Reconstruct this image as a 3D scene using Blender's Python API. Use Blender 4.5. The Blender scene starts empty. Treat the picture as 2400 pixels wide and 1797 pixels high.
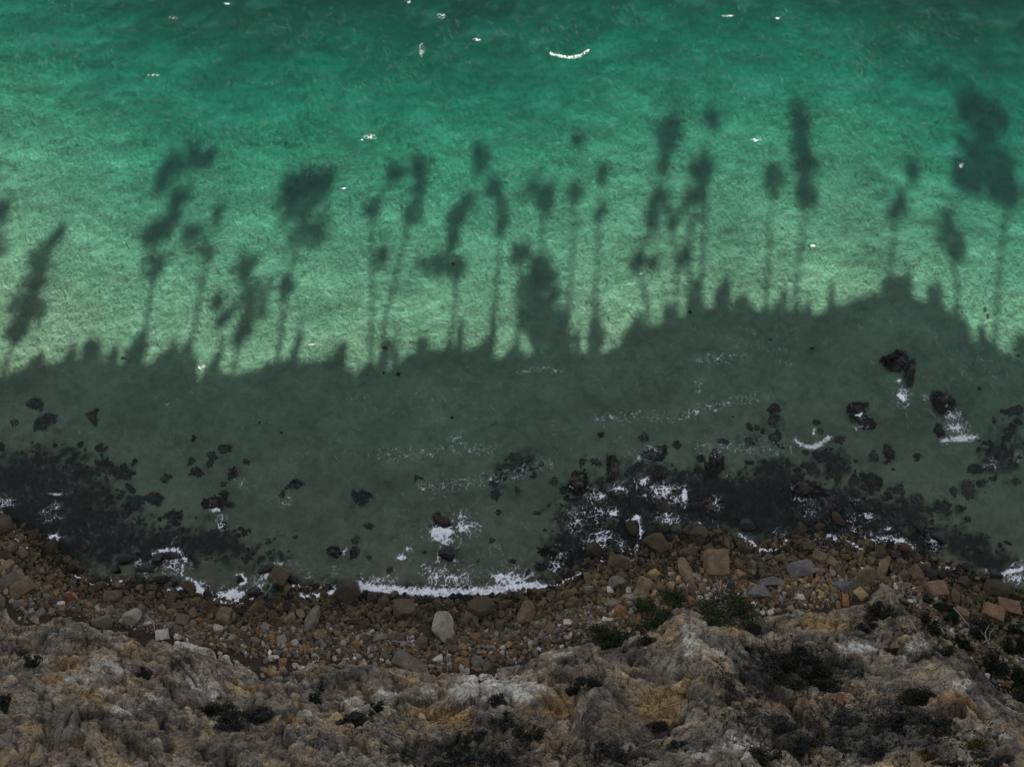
import bpy, math, random
import numpy as np
R = math.radians
rng = np.random.default_rng(11)
random.seed(11)
S = bpy.context.scene
COL = S.collection

# ------------------------------------------------------------------ camera, sky, sun, exposure
F, TILT, CZ = 3300.0, R(25.0), 150.0
SUN_EL, SUN_AZ = R(37.0), R(7.0)      # light travels towards +Y, a little towards +X
cam_data = bpy.data.cameras.new("camera")
cam_data.sensor_fit = 'HORIZONTAL'
cam_data.sensor_width = 36.0
cam_data.lens = 36.0 * F / 2400.0
cam_data.clip_end = 20000
cam = bpy.data.objects.new("camera", cam_data)
COL.objects.link(cam)
cam.location = (0, 0, CZ)
cam.rotation_euler = (TILT, 0, 0)
S.camera = cam

world = bpy.data.worlds.new("World")
S.world = world
world.use_nodes = True
wn = world.node_tree
wn.nodes.clear()
sky = wn.nodes.new("ShaderNodeTexSky")
sky.sky_type = 'NISHITA'
sky.sun_disc = False
sky.sun_elevation = SUN_EL
sky.sun_rotation = math.pi + SUN_AZ
sky.air_density = 0.65
sky.dust_density = 0.7
sky.ozone_density = 0.6
bg = wn.nodes.new("ShaderNodeBackground")
bg.inputs[1].default_value = 0.05
wo = wn.nodes.new("ShaderNodeOutputWorld")
hs = wn.nodes.new("ShaderNodeHueSaturation")
hs.inputs["Saturation"].default_value = 0.28          # unseen sky greyed to make its fill light less blue
wn.links.new(sky.outputs[0], hs.inputs["Color"])
wn.links.new(hs.outputs[0], bg.inputs[0])
wn.links.new(bg.outputs[0], wo.inputs[0])

sl = bpy.data.lights.new("sun", 'SUN')
sl.energy = 5.0
sl.angle = R(0.62)
sl.color = (1.0, 0.94, 0.84)
sun = bpy.data.objects.new("sun", sl)
COL.objects.link(sun)
LDIR = np.array([math.sin(SUN_AZ) * math.cos(SUN_EL), math.cos(SUN_AZ) * math.cos(SUN_EL), -math.sin(SUN_EL)])
from mathutils import Vector, Matrix
sun.rotation_euler = Vector(LDIR).to_track_quat('-Z', 'Y').to_euler()
sun.location = (0, -60, 160)

S.view_settings.view_transform = 'Standard'
S.view_settings.look = 'None'
S.view_settings.exposure = 2.68
S.view_settings.gamma = 1.0
S.render.engine = 'CYCLES'
S.cycles.use_denoising = True
S.cycles.use_light_tree = False
S.cycles.use_adaptive_sampling = False
S.cycles.max_bounces = 6
S.cycles.diffuse_bounces = 3
S.cycles.glossy_bounces = 2
S.cycles.volume_bounces = 1
S.cycles.transparent_max_bounces = 12
S.cycles.caustics_reflective = False
S.cycles.caustics_refractive = False

# ------------------------------------------------------------------ pixel <-> place
ct, st = math.cos(TILT), math.sin(TILT)
def at(px, py, z=0.0):
    px = np.asarray(px, float); py = np.asarray(py, float)
    u = (px - 1200.0) / F; v = (898.5 - py) / F
    dy = v * ct + st; dz = v * st - ct
    k = (np.asarray(z, float) - CZ) / dz
    return u * k, dy * k
def to_px(x, y, z):
    zr = z - CZ
    yc = y * ct + zr * st
    zc = -(-y * st + zr * ct)
    return 1200.0 + F * x / zc, 898.5 - F * yc / zc
def mpp(y, z):                                   # metres per photo pixel there
    return -(-y * st + (z - CZ) * ct) / F
REG = {1: (0, 1200, .36166), 2: (800, 1200, .36166), 3: (1600, 1200, .36166),
       4: (0, 800, .36232), 5: (800, 800, .36232), 6: (1600, 800, .36232),
       7: (0, 200, .4226), 8: (800, 200, .4226), 9: (1600, 200, .4226), 'F': (0, 0, 1.085), 'P': (0, 0, 1.0)}
def P(r, X, Y):
    ox, oy, s = REG[r]
    return ox + X * s, oy + Y * s

# ------------------------------------------------------------------ noise
PERM = np.random.default_rng(5).permutation(256)
PERM = np.concatenate([PERM, PERM, PERM])
GR = np.random.default_rng(6).normal(size=(256, 3))
GR /= np.linalg.norm(GR, axis=1)[:, None]
def perlin(x, y, z=0.0):
    x, y, z = np.broadcast_arrays(np.asarray(x, np.float64), np.asarray(y, np.float64), np.asarray(z, np.float64))
    xi = np.floor(x).astype(np.int64); yi = np.floor(y).astype(np.int64); zi = np.floor(z).astype(np.int64)
    xf = x - xi; yf = y - yi; zf = z - zi
    def fade(t): return t * t * t * (t * (t * 6 - 15) + 10)
    u, v, w = fade(xf), fade(yf), fade(zf)
    def g(i, j, k):
        h = PERM[PERM[PERM[(xi + i) & 255] + ((yi + j) & 255)] + ((zi + k) & 255)]
        q = GR[h]
        return q[..., 0] * (xf - i) + q[..., 1] * (yf - j) + q[..., 2] * (zf - k)
    def lerp(a, b, t): return a + (b - a) * t
    flat = not np.any(zf) and not np.any(zi)
    a = lerp(lerp(g(0, 0, 0), g(1, 0, 0), u), lerp(g(0, 1, 0), g(1, 1, 0), u), v)
    if flat:
        return a * 1.6
    b = lerp(lerp(g(0, 0, 1), g(1, 0, 1), u), lerp(g(0, 1, 1), g(1, 1, 1), u), v)
    return lerp(a, b, w) * 1.6
def fbm(x, y, oct=4, seed=0.0, gain=.5):
    t = 0; a = 1.0; n = 0
    for i in range(oct):
        t = t + a * perlin(x * 2 ** i + 17.3 * i + seed, y * 2 ** i - 9.1 * i + seed * .7)
        n += a; a *= gain
    return t / n
def ridged(x, y, oct=3, seed=0.0, gain=.5):
    t = 0; a = 1.0; n = 0
    for i in range(oct):
        t = t + a * (1 - np.abs(perlin(x * 2 ** i + 31.3 * i + seed, y * 2 ** i + 5.7 * i - seed)) * 2)
        n += a; a *= gain
    return t / n
def worley(x, y, seed=0):
    """nearest cell: F1, F2, cell hash randoms (3), local offset"""
    xi = np.floor(x).astype(np.int64); yi = np.floor(y).astype(np.int64)
    b1 = np.full(x.shape, 9.0); b2 = np.full(x.shape, 9.0)
    h1 = np.zeros(x.shape, np.int64); ox = np.zeros(x.shape); oy = np.zeros(x.shape)
    for i in (-1, 0, 1):
        for j in (-1, 0, 1):
            h = PERM[PERM[(xi + i + seed) & 255] + ((yi + j) & 255)]
            cx = xi + i + .5 + GR[h, 0] * .48; cy = yi + j + .5 + GR[h, 1] * .48
            d = np.hypot(x - cx, y - cy)
            m = d < b1
            b2 = np.where(m, b1, np.minimum(b2, d))
            b1 = np.where(m, d, b1)
            h1 = np.where(m, h, h1); ox = np.where(m, x - cx, ox); oy = np.where(m, y - cy, oy)
    return b1, b2, h1, ox, oy
def facets(x, y, seed=0, tilt=1.0):
    b1, b2, h, ox, oy = worley(x, y, seed)
    q = GR[(h * 7 + 3) & 255]
    return q[..., 2] * .5 + tilt * (q[..., 0] * ox + q[..., 1] * oy), b2 - b1, h
def sstep(a, b, x):
    t = np.clip((x - a) / (b - a), 0, 1)
    return t * t * (3 - 2 * t)

# ------------------------------------------------------------------ mesh / object helpers
def make_mesh(name, V, Fc, mats=(), smooth=True, attrs=None, sharp=None):
    V = np.asarray(V, np.float32); Fc = np.asarray(Fc, np.int32)
    me = bpy.data.meshes.new(name)
    n = Fc.shape[1]
    me.vertices.add(len(V)); me.vertices.foreach_set("co", V.ravel())
    me.loops.add(Fc.size); me.loops.foreach_set("vertex_index", Fc.ravel())
    me.polygons.add(len(Fc))
    me.polygons.foreach_set("loop_start", np.arange(0, Fc.size, n, dtype=np.int32))
    me.polygons.foreach_set("loop_total", np.full(len(Fc), n, np.int32))
    me.polygons.foreach_set("use_smooth", np.full(len(Fc), smooth, bool))
    for k, a in (attrs or {}).items():
        a = np.asarray(a, np.float32)
        if a.ndim == 2:
            if a.shape[1] == 3: a = np.concatenate([a, np.ones((len(a), 1), np.float32)], 1)
            at_ = me.attributes.new(k, 'FLOAT_COLOR', 'POINT'); at_.data.foreach_set("color", a.ravel())
        else:
            at_ = me.attributes.new(k, 'FLOAT', 'POINT'); at_.data.foreach_set("value", a)
    me.update(calc_edges=True)
    for m in mats: me.materials.append(m)
    if sharp: me.set_sharp_from_angle(angle=sharp)
    return me
def link(name, data, parent=None, loc=None, rot=None, scale=None):
    o = bpy.data.objects.new(name, data)
    COL.objects.link(o)
    if parent is not None: o.parent = parent
    if loc is not None: o.location = loc
    if rot is not None: o.rotation_euler = rot
    if scale is not None: o.scale = scale
    return o
def tag(o, label=None, cat=None, group=None, kind=None):
    if label: o["label"] = label
    if cat: o["category"] = cat
    if group: o["group"] = group
    if kind: o["kind"] = kind
    return o
def grid_faces(nu, nv):
    i = np.arange(nu * nv).reshape(nu, nv)
    return np.stack([i[:-1, :-1], i[1:, :-1], i[1:, 1:], i[:-1, 1:]], -1).reshape(-1, 4)
def spaced(lo, hi, step, far_lo, far_hi, n=9):
    c = np.arange(lo, hi + step * .5, step)
    a = lo - np.geomspace(step * 3, lo - far_lo, n)[::-1] if far_lo is not None else np.array([])
    b = c[-1] + np.geomspace(step * 3, far_hi - c[-1], n) if far_hi is not None else np.array([])
    return np.concatenate([a, c, b])

# ------------------------------------------------------------------ materials
def mat(name):
    m = bpy.data.materials.new(name); m.use_nodes = True
    nt = m.node_tree; nt.nodes.clear()
    return m, nt, nt.nodes.new, nt.links.new
def node(nt, t, **kw):
    n = nt.nodes.new(t)
    for k, v in kw.items(): setattr(n, k, v)
    return n
def noise_node(nt, scale, detail=4, rough=.55, vec=None, dist=0.0):
    n = node(nt, "ShaderNodeTexNoise")
    n.inputs["Scale"].default_value = scale; n.inputs["Detail"].default_value = detail
    n.inputs["Roughness"].default_value = rough; n.inputs["Distortion"].default_value = dist
    if vec is not None: nt.links.new(vec, n.inputs["Vector"])
    return n
def ramp(nt, fac, stops):
    r = node(nt, "ShaderNodeValToRGB")
    el = r.color_ramp.elements
    while len(el) < len(stops): el.new(.5)
    for e, (p, c) in zip(el, stops):
        e.position = p; e.color = (*c, 1) if len(c) == 3 else c
    nt.links.new(fac, r.inputs[0])
    return r
def mulc(nt, a, b, fac=1.0, mode='MULTIPLY'):
    m = node(nt, "ShaderNodeMix", data_type='RGBA', blend_type=mode)
    m.inputs[0].default_value = fac
    nt.links.new(a, m.inputs[6]); nt.links.new(b, m.inputs[7])
    return m.outputs[2]
def finish(nt, col, rough=.85, bump=None, bstr=.5, bdist=.05, spec=.3):
    p = node(nt, "ShaderNodeBsdfPrincipled")
    p.inputs["Roughness"].default_value = rough
    p.inputs["Specular IOR Level"].default_value = spec
    nt.links.new(col, p.inputs["Base Color"])
    if bump is not None:
        b = node(nt, "ShaderNodeBump"); b.inputs["Strength"].default_value = bstr; b.inputs["Distance"].default_value = bdist
        nt.links.new(bump, b.inputs["Height"]); nt.links.new(b.outputs[0], p.inputs["Normal"])
    o = node(nt, "ShaderNodeOutputMaterial"); nt.links.new(p.outputs[0], o.inputs[0])
    return p
def rock_material(name, source, scale=1.0, rough=.8, coords="Object"):
    m, nt, N, L = mat(name)
    tc = node(nt, "ShaderNodeTexCoord")
    geo = node(nt, "ShaderNodeNewGeometry")
    vec = geo.outputs["Position"]
    if source == 'object':
        oi = node(nt, "ShaderNodeObjectInfo"); base = oi.outputs["Color"]
    else:
        a = node(nt, "ShaderNodeAttribute", attribute_name="Col"); base = a.outputs["Color"]
    n1 = noise_node(nt, 1.3 * scale, 6, .62, vec, .4)
    r1 = ramp(nt, n1.outputs[0], [(.25, (.5, .5, .52)), (.5, (.95, .93, .9)), (.75, (1.55, 1.45, 1.3))])
    c = mulc(nt, base, r1.outputs[0])
    n2 = noise_node(nt, 9 * scale, 5, .7, vec)
    r2 = ramp(nt, n2.outputs[0], [(.3, (.55, .55, .55)), (.55, (1, 1, 1)), (.75, (1.45, 1.42, 1.36))])
    c = mulc(nt, c, r2.outputs[0])
    n3 = noise_node(nt, 4 * scale, 8, .7, vec, .3)
    hgt = n3.outputs[0]
    if name.startswith("cliff"):
        n4 = noise_node(nt, 6.5, 8, .72, vec, .2)
        vo = node(nt, "ShaderNodeTexVoronoi", feature='DISTANCE_TO_EDGE'); vo.inputs["Scale"].default_value = .8
        wv = node(nt, "ShaderNodeVectorMath", operation='MULTIPLY_ADD'); nt.links.new(n1.outputs["Color"], wv.inputs[0]); wv.inputs[1].default_value = (1.2, 1.2, 1.2); nt.links.new(vec, wv.inputs[2])
        nt.links.new(wv.outputs[0], vo.inputs["Vector"])
        cr = ramp(nt, vo.outputs["Distance"], [(0.0, (.35, .33, .31)), (.05, (1, 1, 1))])
        c = mulc(nt, c, cr.outputs[0], .9)
        r4 = ramp(nt, n4.outputs[0], [(.3, (.62, .62, .62)), (.5, (1, 1, 1)), (.7, (1.35, 1.32, 1.27))])
        c = mulc(nt, c, r4.outputs[0])
        a1 = node(nt, "ShaderNodeMath", operation='MULTIPLY_ADD'); nt.links.new(n4.outputs[0], a1.inputs[0]); a1.inputs[1].default_value = .45; nt.links.new(n3.outputs[0], a1.inputs[2])
        a2 = node(nt, "ShaderNodeMath", operation='MULTIPLY_ADD'); nt.links.new(cr.outputs[0], a2.inputs[0]); a2.inputs[1].default_value = .25; nt.links.new(a1.outputs[0], a2.inputs[2])
        hgt = a2.outputs[0]
    finish(nt, c, rough, hgt, 1.0, (.5 if name.startswith('cliff') else .18 / scale))
    return m
M_ROCK = rock_material("boulder_sandstone", 'object', 1.0, .8)
M_WET = rock_material("wet_rock", 'object', 1.2, .35)
M_PEB = rock_material("loose_stones", 'attr', 1.6, .85)
M_CLIFF = rock_material("cliff_sandstone", 'attr', .55, .9)

def ground_material():
    m, nt, N, L = mat("sand_and_reef")
    a = node(nt, "ShaderNodeAttribute", attribute_name="Col")
    geo = node(nt, "ShaderNodeNewGeometry"); vec = geo.outputs["Position"]
    n1 = noise_node(nt, .9, 5, .6, vec, .6)
    r1 = ramp(nt, n1.outputs[0], [(.3, (.72, .73, .74)), (.5, (1, 1, 1)), (.72, (1.25, 1.24, 1.2))])
    c = mulc(nt, a.outputs["Color"], r1.outputs[0])
    n2 = noise_node(nt, 1.1, 2.2, .55, vec, .7)
    rp = node(nt, "ShaderNodeAttribute", attribute_name="rip"); hm = node(nt, "ShaderNodeMath", operation='MULTIPLY')
    nt.links.new(n2.outputs[0], hm.inputs[0]); nt.links.new(rp.outputs["Fac"], hm.inputs[1])
    finish(nt, c, .95, hm.outputs[0], .5, .55, .1)
    return m
M_GROUND = ground_material()

WATER_ABS = (0.40, 0.078, 0.092)
WATER_SCA = 0.030
def water_material():
    m, nt, N, L = mat("sea_water")
    geo = node(nt, "ShaderNodeNewGeometry")
    mp = node(nt, "ShaderNodeMapping"); mp.inputs["Rotation"].default_value = (0, 0, R(-22)); mp.inputs["Scale"].default_value = (2.3, .62, 1)
    L(geo.outputs["Position"], mp.inputs["Vector"])
    n1 = noise_node(nt, 1.15, 5, .62, mp.outputs[0], .7)
    mp2 = node(nt, "ShaderNodeMapping"); mp2.inputs["Rotation"].default_value = (0, 0, R(-12)); mp2.inputs["Scale"].default_value = (.75, 1.0, 1)
    L(geo.outputs["Position"], mp2.inputs["Vector"])
    n2 = noise_node(nt, .35, 3, .5, mp2.outputs[0], .4)
    add = node(nt, "ShaderNodeMath", operation='MULTIPLY_ADD'); L(n2.outputs[0], add.inputs[0]); add.inputs[1].default_value = .7; L(n1.outputs[0], add.inputs[2])
    b = node(nt, "ShaderNodeBump"); b.inputs["Strength"].default_value = 1.0; b.inputs["Distance"].default_value = .095
    L(add.outputs[0], b.inputs["Height"])
    fr = node(nt, "ShaderNodeFresnel"); fr.inputs["IOR"].default_value = 1.26; L(b.outputs[0], fr.inputs["Normal"])
    tr = node(nt, "ShaderNodeBsdfTransparent")
    gl = node(nt, "ShaderNodeBsdfGlossy"); gl.inputs["Roughness"].default_value = .08; b2 = node(nt, "ShaderNodeBump"); b2.inputs["Strength"].default_value = 1.0; b2.inputs["Distance"].default_value = .5; L(add.outputs[0], b2.inputs["Height"]); L(b2.outputs[0], gl.inputs["Normal"])
    mx = node(nt, "ShaderNodeMixShader"); L(fr.outputs[0], mx.inputs[0]); L(tr.outputs[0], mx.inputs[1]); L(gl.outputs[0], mx.inputs[2])
    va = node(nt, "ShaderNodeVolumeAbsorption"); d = max(WATER_ABS)
    va.inputs["Density"].default_value = d; va.inputs["Color"].default_value = tuple(1 - c / d for c in WATER_ABS) + (1,)
    vs = node(nt, "ShaderNodeVolumeScatter"); vs.inputs["Density"].default_value = WATER_SCA; vs.inputs["Color"].default_value = (.45, .95, .92, 1)
    vs.inputs["Anisotropy"].default_value = 0.2
    ad = node(nt, "ShaderNodeAddShader"); L(va.outputs[0], ad.inputs[0]); L(vs.outputs[0], ad.inputs[1])
    o = node(nt, "ShaderNodeOutputMaterial"); L(mx.outputs[0], o.inputs["Surface"]); L(ad.outputs[0], o.inputs["Volume"])
    return m
M_WATER = water_material()

def simple_material(name, col, rough=.8, var=.35, scale=3.0, objcol=False, trans=0.0, spec=.3):
    m, nt, N, L = mat(name)
    geo = node(nt, "ShaderNodeNewGeometry")
    n = noise_node(nt, scale, 4, .6, geo.outputs["Position"])
    r = ramp(nt, n.outputs[0], [(.3, (1 - var,) * 3), (.7, (1 + var,) * 3)])
    if objcol:
        oi = node(nt, "ShaderNodeObjectInfo"); base = oi.outputs["Color"]
    else:
        rgb = node(nt, "ShaderNodeRGB"); rgb.outputs[0].default_value = (*col, 1); base = rgb.outputs[0]
    c = mulc(nt, base, r.outputs[0])
    p = finish(nt, c, rough, n.outputs[0], .3, .03, spec)
    return m
def foam_material():
    m, nt, N, L = mat("sea_foam")
    a = node(nt, "ShaderNodeAttribute", attribute_name="dens")
    geo = node(nt, "ShaderNodeNewGeometry"); n = noise_node(nt, 5, 4, .65, geo.outputs["Position"])
    r = ramp(nt, n.outputs[0], [(.3, (.55, .55, .55)), (.6, (1, 1, 1))])
    f = node(nt, "ShaderNodeMath", operation='MULTIPLY'); L(a.outputs["Fac"], f.inputs[0]); L(r.outputs[0], f.inputs[1])
    d = node(nt, "ShaderNodeBsdfDiffuse"); d.inputs[0].default_value = (.9, .91, .93, 1)
    t = node(nt, "ShaderNodeBsdfTransparent"); mx = node(nt, "ShaderNodeMixShader")
    L(f.outputs[0], mx.inputs[0]); L(t.outputs[0], mx.inputs[1]); L(d.outputs[0], mx.inputs[2])
    o = node(nt, "ShaderNodeOutputMaterial"); L(mx.outputs[0], o.inputs[0])
    return m
M_FOAM = foam_material()
M_LEAF = simple_material("foliage", (.04, .06, .02), .75, .5, 1.2, objcol=True, spec=.2)
M_BARK = simple_material("bark", (.12, .1, .08), .9, .3, 6)
M_DRIFT = simple_material("bleached_driftwood", (.26, .25, .235), .85, .25, 6)
M_WEED = simple_material("seaweed", (.012, .012, .008), .6, .4, 5, objcol=True, spec=.15)

# ------------------------------------------------------------------ terrain: shoreline, beach, sea bed
WL = [(-200, 1130), (0, 1215), (70, 1265), (170, 1335), (210, 1370), (300, 1374), (430, 1386), (500, 1402), (570, 1412), (690, 1388), (800, 1392),
      (1000, 1402), (1150, 1396), (1260, 1385), (1340, 1350), (1395, 1312), (1470, 1300), (1540, 1285), (1610, 1262), (1680, 1262), (1770, 1288),
      (1840, 1278), (1900, 1268), (2040, 1275), (2150, 1300), (2200, 1330), (2290, 1365), (2360, 1385), (2400, 1408), (2600, 1460)]
wlx, wly = at([p[0] for p in WL], [p[1] for p in WL], 0.0)
def shore_y(x):
    return np.interp(x, wlx, wly) + .35 * perlin(x * .45, 3.3) + .2 * perlin(x * 1.3, 8.1)
def ground_z(x, y):
    d = y - shore_y(x)
    dd = np.maximum(d, 0); l = np.maximum(-d, 0)
    sea = -np.minimum(.32 * (1 - np.exp(-dd / 3.5)) + .016 * dd + 8.6e-8 * dd ** 4, 16.0)
    l2 = np.minimum(l, 22)
    land = .24 * l2 + .012 * l2 ** 2
    return np.where(d > 0, sea, land)
def on_ground(px, py, dz=0.0):
    z = np.zeros_like(np.asarray(px, float))
    for _ in range(14):
        x, y = at(px, py, z + dz)
        z = .5 * z + .5 * ground_z(x, y)
    x, y = at(px, py, z + dz)
    return x, y, ground_z(x, y)

# dark reef / weed beds on the sea bed: (region, X, Y, rx, ry, strength)
REEF = [(4, 200, 900, 420, 170, 1.1), (4, 230, 1040, 480, 230, 1.0), (4, 650, 1300, 420, 130, 1.0), (4, 120, 1130, 330, 170, 1.2), (4, 480, 740, 190, 70, .8), (4, 600, 1230, 330, 150, 1.1), (4, 1000, 1330, 330, 110, 1.1),
        (4, 1400, 1320, 220, 90, .95), (4, 300, 1350, 300, 130, 1.1), (4, 850, 1060, 120, 80, .6), (4, 740, 840, 150, 60, .6), (4, 1330, 1130, 100, 60, .5),
        (4, 300, 560, 120, 60, .35), (4, 1750, 1400, 180, 60, .6),
        (5, 1150, 790, 130, 70, .7), (5, 1020, 880, 60, 110, .55), (5, 1000, 560, 50, 200, .28), (5, 1230, 740, 70, 60, .45), (5, 1100, 960, 90, 60, .4), (5, 270, 940, 90, 60, .3), (5, 60, 1110, 60, 50, .45),
        (5, 1700, 1150, 250, 200, 1.2), (5, 1500, 1340, 170, 110, 1.1), (5, 2000, 1000, 200, 180, 1.1), (5, 1850, 1290, 300, 130, 1.2), (5, 1400, 1450, 140, 80, 1.),
        (6, 150, 1050, 320, 170, 1.2), (6, 560, 1050, 300, 190, 1.2), (6, 560, 850, 150, 80, .9), (6, 990, 800, 100, 90, .9), (6, 840, 830, 70, 60, .7), (6, 1000, 1130, 300, 150, 1.2),
        (6, 1330, 1150, 260, 120, 1.0), (6, 1560, 1280, 240, 100, 1.0), (6, 1840, 1330, 180, 90, .95), (6, 500, 590, 130, 90, .5), (6, 600, 520, 60, 140, .5), (6, 2030, 760, 120, 120, .75),
        (6, 2150, 620, 100, 170, .6), (6, 1200, 960, 180, 80, .6), (6, 1700, 1080, 130, 80, .6), (6, 1350, 980, 120, 70, .6), (6, 1890, 960, 120, 70, .45), (6, 2000, 1420, 160, 80, 1.)]
def env_sum(px, py, blobs, combine='max', fall=.9):
    e = np.zeros(np.shape(px))
    for (r, X, Y, rx, ry, s) in blobs:
        cx, cy = P(r, X, Y); k = REG[r][2]
        q = ((px - cx) / (rx * k)) ** 2 + ((py - cy) / (ry * k)) ** 2
        g = s * np.exp(-q * fall)
        e = np.maximum(e, g) if combine == 'max' else e + g
    return e

gx = spaced(-74, 74, .3, -2600, 2600)
gy = spaced(16, 136, .3, -40, 3000)
GX, GY = np.meshgrid(gx, gy, indexing='ij')
GZ = ground_z(GX, GY)
dsh = GY - shore_y(GX)
gpx, gpy = to_px(GX, GY, np.minimum(GZ, 0))
wxp = gpx + 40 * fbm(GX * .22, GY * .22, 3, 2.0); wyp = gpy + 30 * fbm(GX * .25, GY * .25, 3, 7.0)
reef = env_sum(wxp, wyp, REEF, fall=.55)
near = sstep(3.0, .3, dsh) * sstep(-1, .4, dsh) * .75
rtex = fbm(GX * .9, GY * .9, 4, 4.0)
reefm = sstep(.25, .85, np.maximum(reef, near) + .62 * rtex + .34 * fbm(GX * 2.2, GY * 2.2, 3, 14.0)) * (dsh > -1.5)
# relief: sand ripples, lumpy reef
inner = (np.abs(GX) < 75) & (GY > 15) & (GY < 137)
dep = np.clip(dsh / 25, 0, 1)
sandrel = .07 * fbm(GX * .75, GY * .75, 3, 1.0) + .02 * ridged(GX * .3 + .3 * fbm(GX * .2, GY * .2, 2), GY * .6, 2, 9.0) * dep
lump = .16 * ridged(GX * .8, GY * .8, 3, 3.0) + .1 * perlin(GX * 2.1, GY * 2.1)
GZ2 = np.where(inner, GZ + np.where(dsh > 0, sandrel * (1 - reefm) + reefm * np.maximum(lump, -.1), .12 * fbm(GX * .8, GY * .8, 3, 5.0)), GZ)
GZ2 = np.where(dsh > 0, np.minimum(GZ2, -.05 - .05 * np.minimum(dsh, 3)), GZ2)
GZ2 = np.where(GY < 20, np.minimum(GZ2, 2.0), GZ2)
sand = np.array([.150, .154, .102]); drk = np.array([.008, .0125, .009]); beach = np.array([.014, .011, .007]); grav = np.array([.036, .029, .021])
big = fbm(GX * .06, GY * .09, 3, 12.0)
mot = fbm(GX * .5, GY * .6, 4, 21.0)
plume = fbm(GX * .17 + .5 * big, GY * .22, 4, 33.0)
col = sand * np.clip(1 + .32 * big + .14 * mot + .45 * plume, .45, 1.7)[..., None]
lmask = sstep(.3, -.6, dsh)[..., None]
inl = np.clip(-dsh / 5.5, 0, 1.0)
g2 = sstep(.45, .8, inl + .35 * fbm(GX * .3, GY * .3, 3, 8.))[..., None]
scrubby = sstep(38, 46, GX)[..., None]
bc = beach * (1 - g2) + grav * g2
bc = bc * (1 - scrubby * .6)
col = col * (1 - reefm[..., None]) + drk * reefm[..., None]
col = col * (1 - lmask) + bc * lmask
V = np.stack([GX, GY, GZ2], -1).reshape(-1, 3)
me = make_mesh("ground", V, grid_faces(len(gx), len(gy)), [M_GROUND], True, {"Col": np.clip(col, .004, .9).reshape(-1, 3), "rip": (1 - .72 * sstep(28, 70, dsh)).reshape(-1)})
tag(link("seabed_and_beach", me), kind="structure")

# ------------------------------------------------------------------ sea surface
wx = spaced(-74, 74, .5, -2600, 2600); wy = spaced(20, 136, .5, -30, 3000)
WX, WY = np.meshgrid(wx, wy, indexing='ij')
wd = np.clip((WY - shore_y(WX)) / 10, 0.1, 1)
WZ = wd * (.03 * perlin(WX * .15 + .3 * WY * .1, WY * .25) + .03 * fbm(WX * .5, WY * .8, 3, 6.0))
me = make_mesh("sea", np.stack([WX, WY, WZ], -1).reshape(-1, 3), grid_faces(len(wx), len(wy)), [M_WATER])
tag(link("sea_water", me), kind="structure")

# ------------------------------------------------------------------ cliff: one sheet from the beach to the wooded top
BASE = [(-300, 1330), (0, 1400), (50, 1468), (140, 1448), (268, 1472), (416, 1504), (524, 1530), (644, 1560), (800, 1560), (919, 1578), (1003, 1586), (1100, 1582),
        (1209, 1560), (1295, 1528), (1364, 1516), (1440, 1516), (1500, 1490), (1560, 1455), (1600, 1425), (1640, 1440), (1766, 1464), (1853, 1446), (1972, 1428), (2030, 1410),
        (2070, 1375), (2106, 1415), (2180, 1478), (2262, 1545), (2323, 1609), (2400, 1660), (2700, 1850)]
bxx, byy, bzz = on_ground(np.array([p[0] for p in BASE], float), np.array([p[1] for p in BASE], float))
# shadow edge on the sea (2212-px view coordinates) -> height of the rim
EDGE = [(-300, 760), (0, 800), (45, 830), (80, 752), (120, 735), (200, 745), (330, 748), (400, 745), (440, 785), (500, 770), (600, 750), (720, 745), (790, 772), (840, 765), (890, 728), (960, 722), (1040, 712),
        (1090, 742), (1150, 730), (1240, 722), (1340, 716), (1380, 680), (1450, 660), (1520, 632), (1600, 630), (1700, 640), (1760, 650), (1820, 620), (1900, 595), (1980, 610), (2040, 625), (2070, 690), (2130, 712), (2212, 742), (2500, 760)]
RIM_Y = 7.5
ex, ey = at(np.array([p[0] * 1.085 for p in EDGE]), np.array([p[1] * 1.085 for p in EDGE]), -1.0)
kk = (ey - RIM_Y) / LDIR[1]
rimx = ex - LDIR[0] * kk; rimz = -1.0 - LDIR[2] * kk
def rim_z(x):
    return np.interp(x, rimx, rimz)
cx = spaced(-60, 60, .15, -2600, 2600)
nrow = 300
tt = np.linspace(0, 1, nrow)
TOPB = np.array([6, 4, 1, -4, -14, -60, -300, -2500.0])       # plateau rows behind the rim
CX, TT = np.meshgrid(cx, tt, indexing='ij')
by_ = np.interp(CX, bxx, byy); bz_ = np.interp(CX, bxx, bzz)
rz = rim_z(CX) - 1.5
prof = TT + .07 * np.sin(TT * math.pi * 2 + .06 * CX) * np.sin(math.pi * TT)
CY = by_ + .9 + (RIM_Y - by_ - .9) * (TT ** 1.04)
CZm = bz_ - 1.3 + (rz - bz_ + 1.3) * (.80 * prof + .20 * TT ** 1.5)
cpx, cpy = to_px(CX, CY, CZm)
U = CX; W = TT * 52.0
ws = fbm(U * .09, W * .09, 3, 3.0)
ua = U * .82 + W * .57 + 2.5 * ws; wa = -U * .57 + W * .82 + 2.0 * fbm(U * .11, W * .11, 3, 8.0)   # tilted bedding
disp = 1.3 * fbm(U * .07, W * .06, 3, 1.5)
fa, ea, ha = facets(ua * .13, wa * .27, 3, 1.3)
fb, eb, hb = facets(ua * .5 + .3 * ws, wa * .95, 9, 1.2)
fc, ec, hc = facets(U * 1.3 + .5 * ws, W * 1.7, 17, 1.0)
disp = disp + .95 * fa + .62 * fb + .3 * fc - .55 * np.exp(-(ea / .05) ** 2) - .32 * np.exp(-(eb / .06) ** 2)
disp = disp + .16 * ridged(ua * .25, wa * 1.4, 3, 4.0) + .12 * fbm(U * 1.1, W * 1.1, 4, 6.0)
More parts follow.
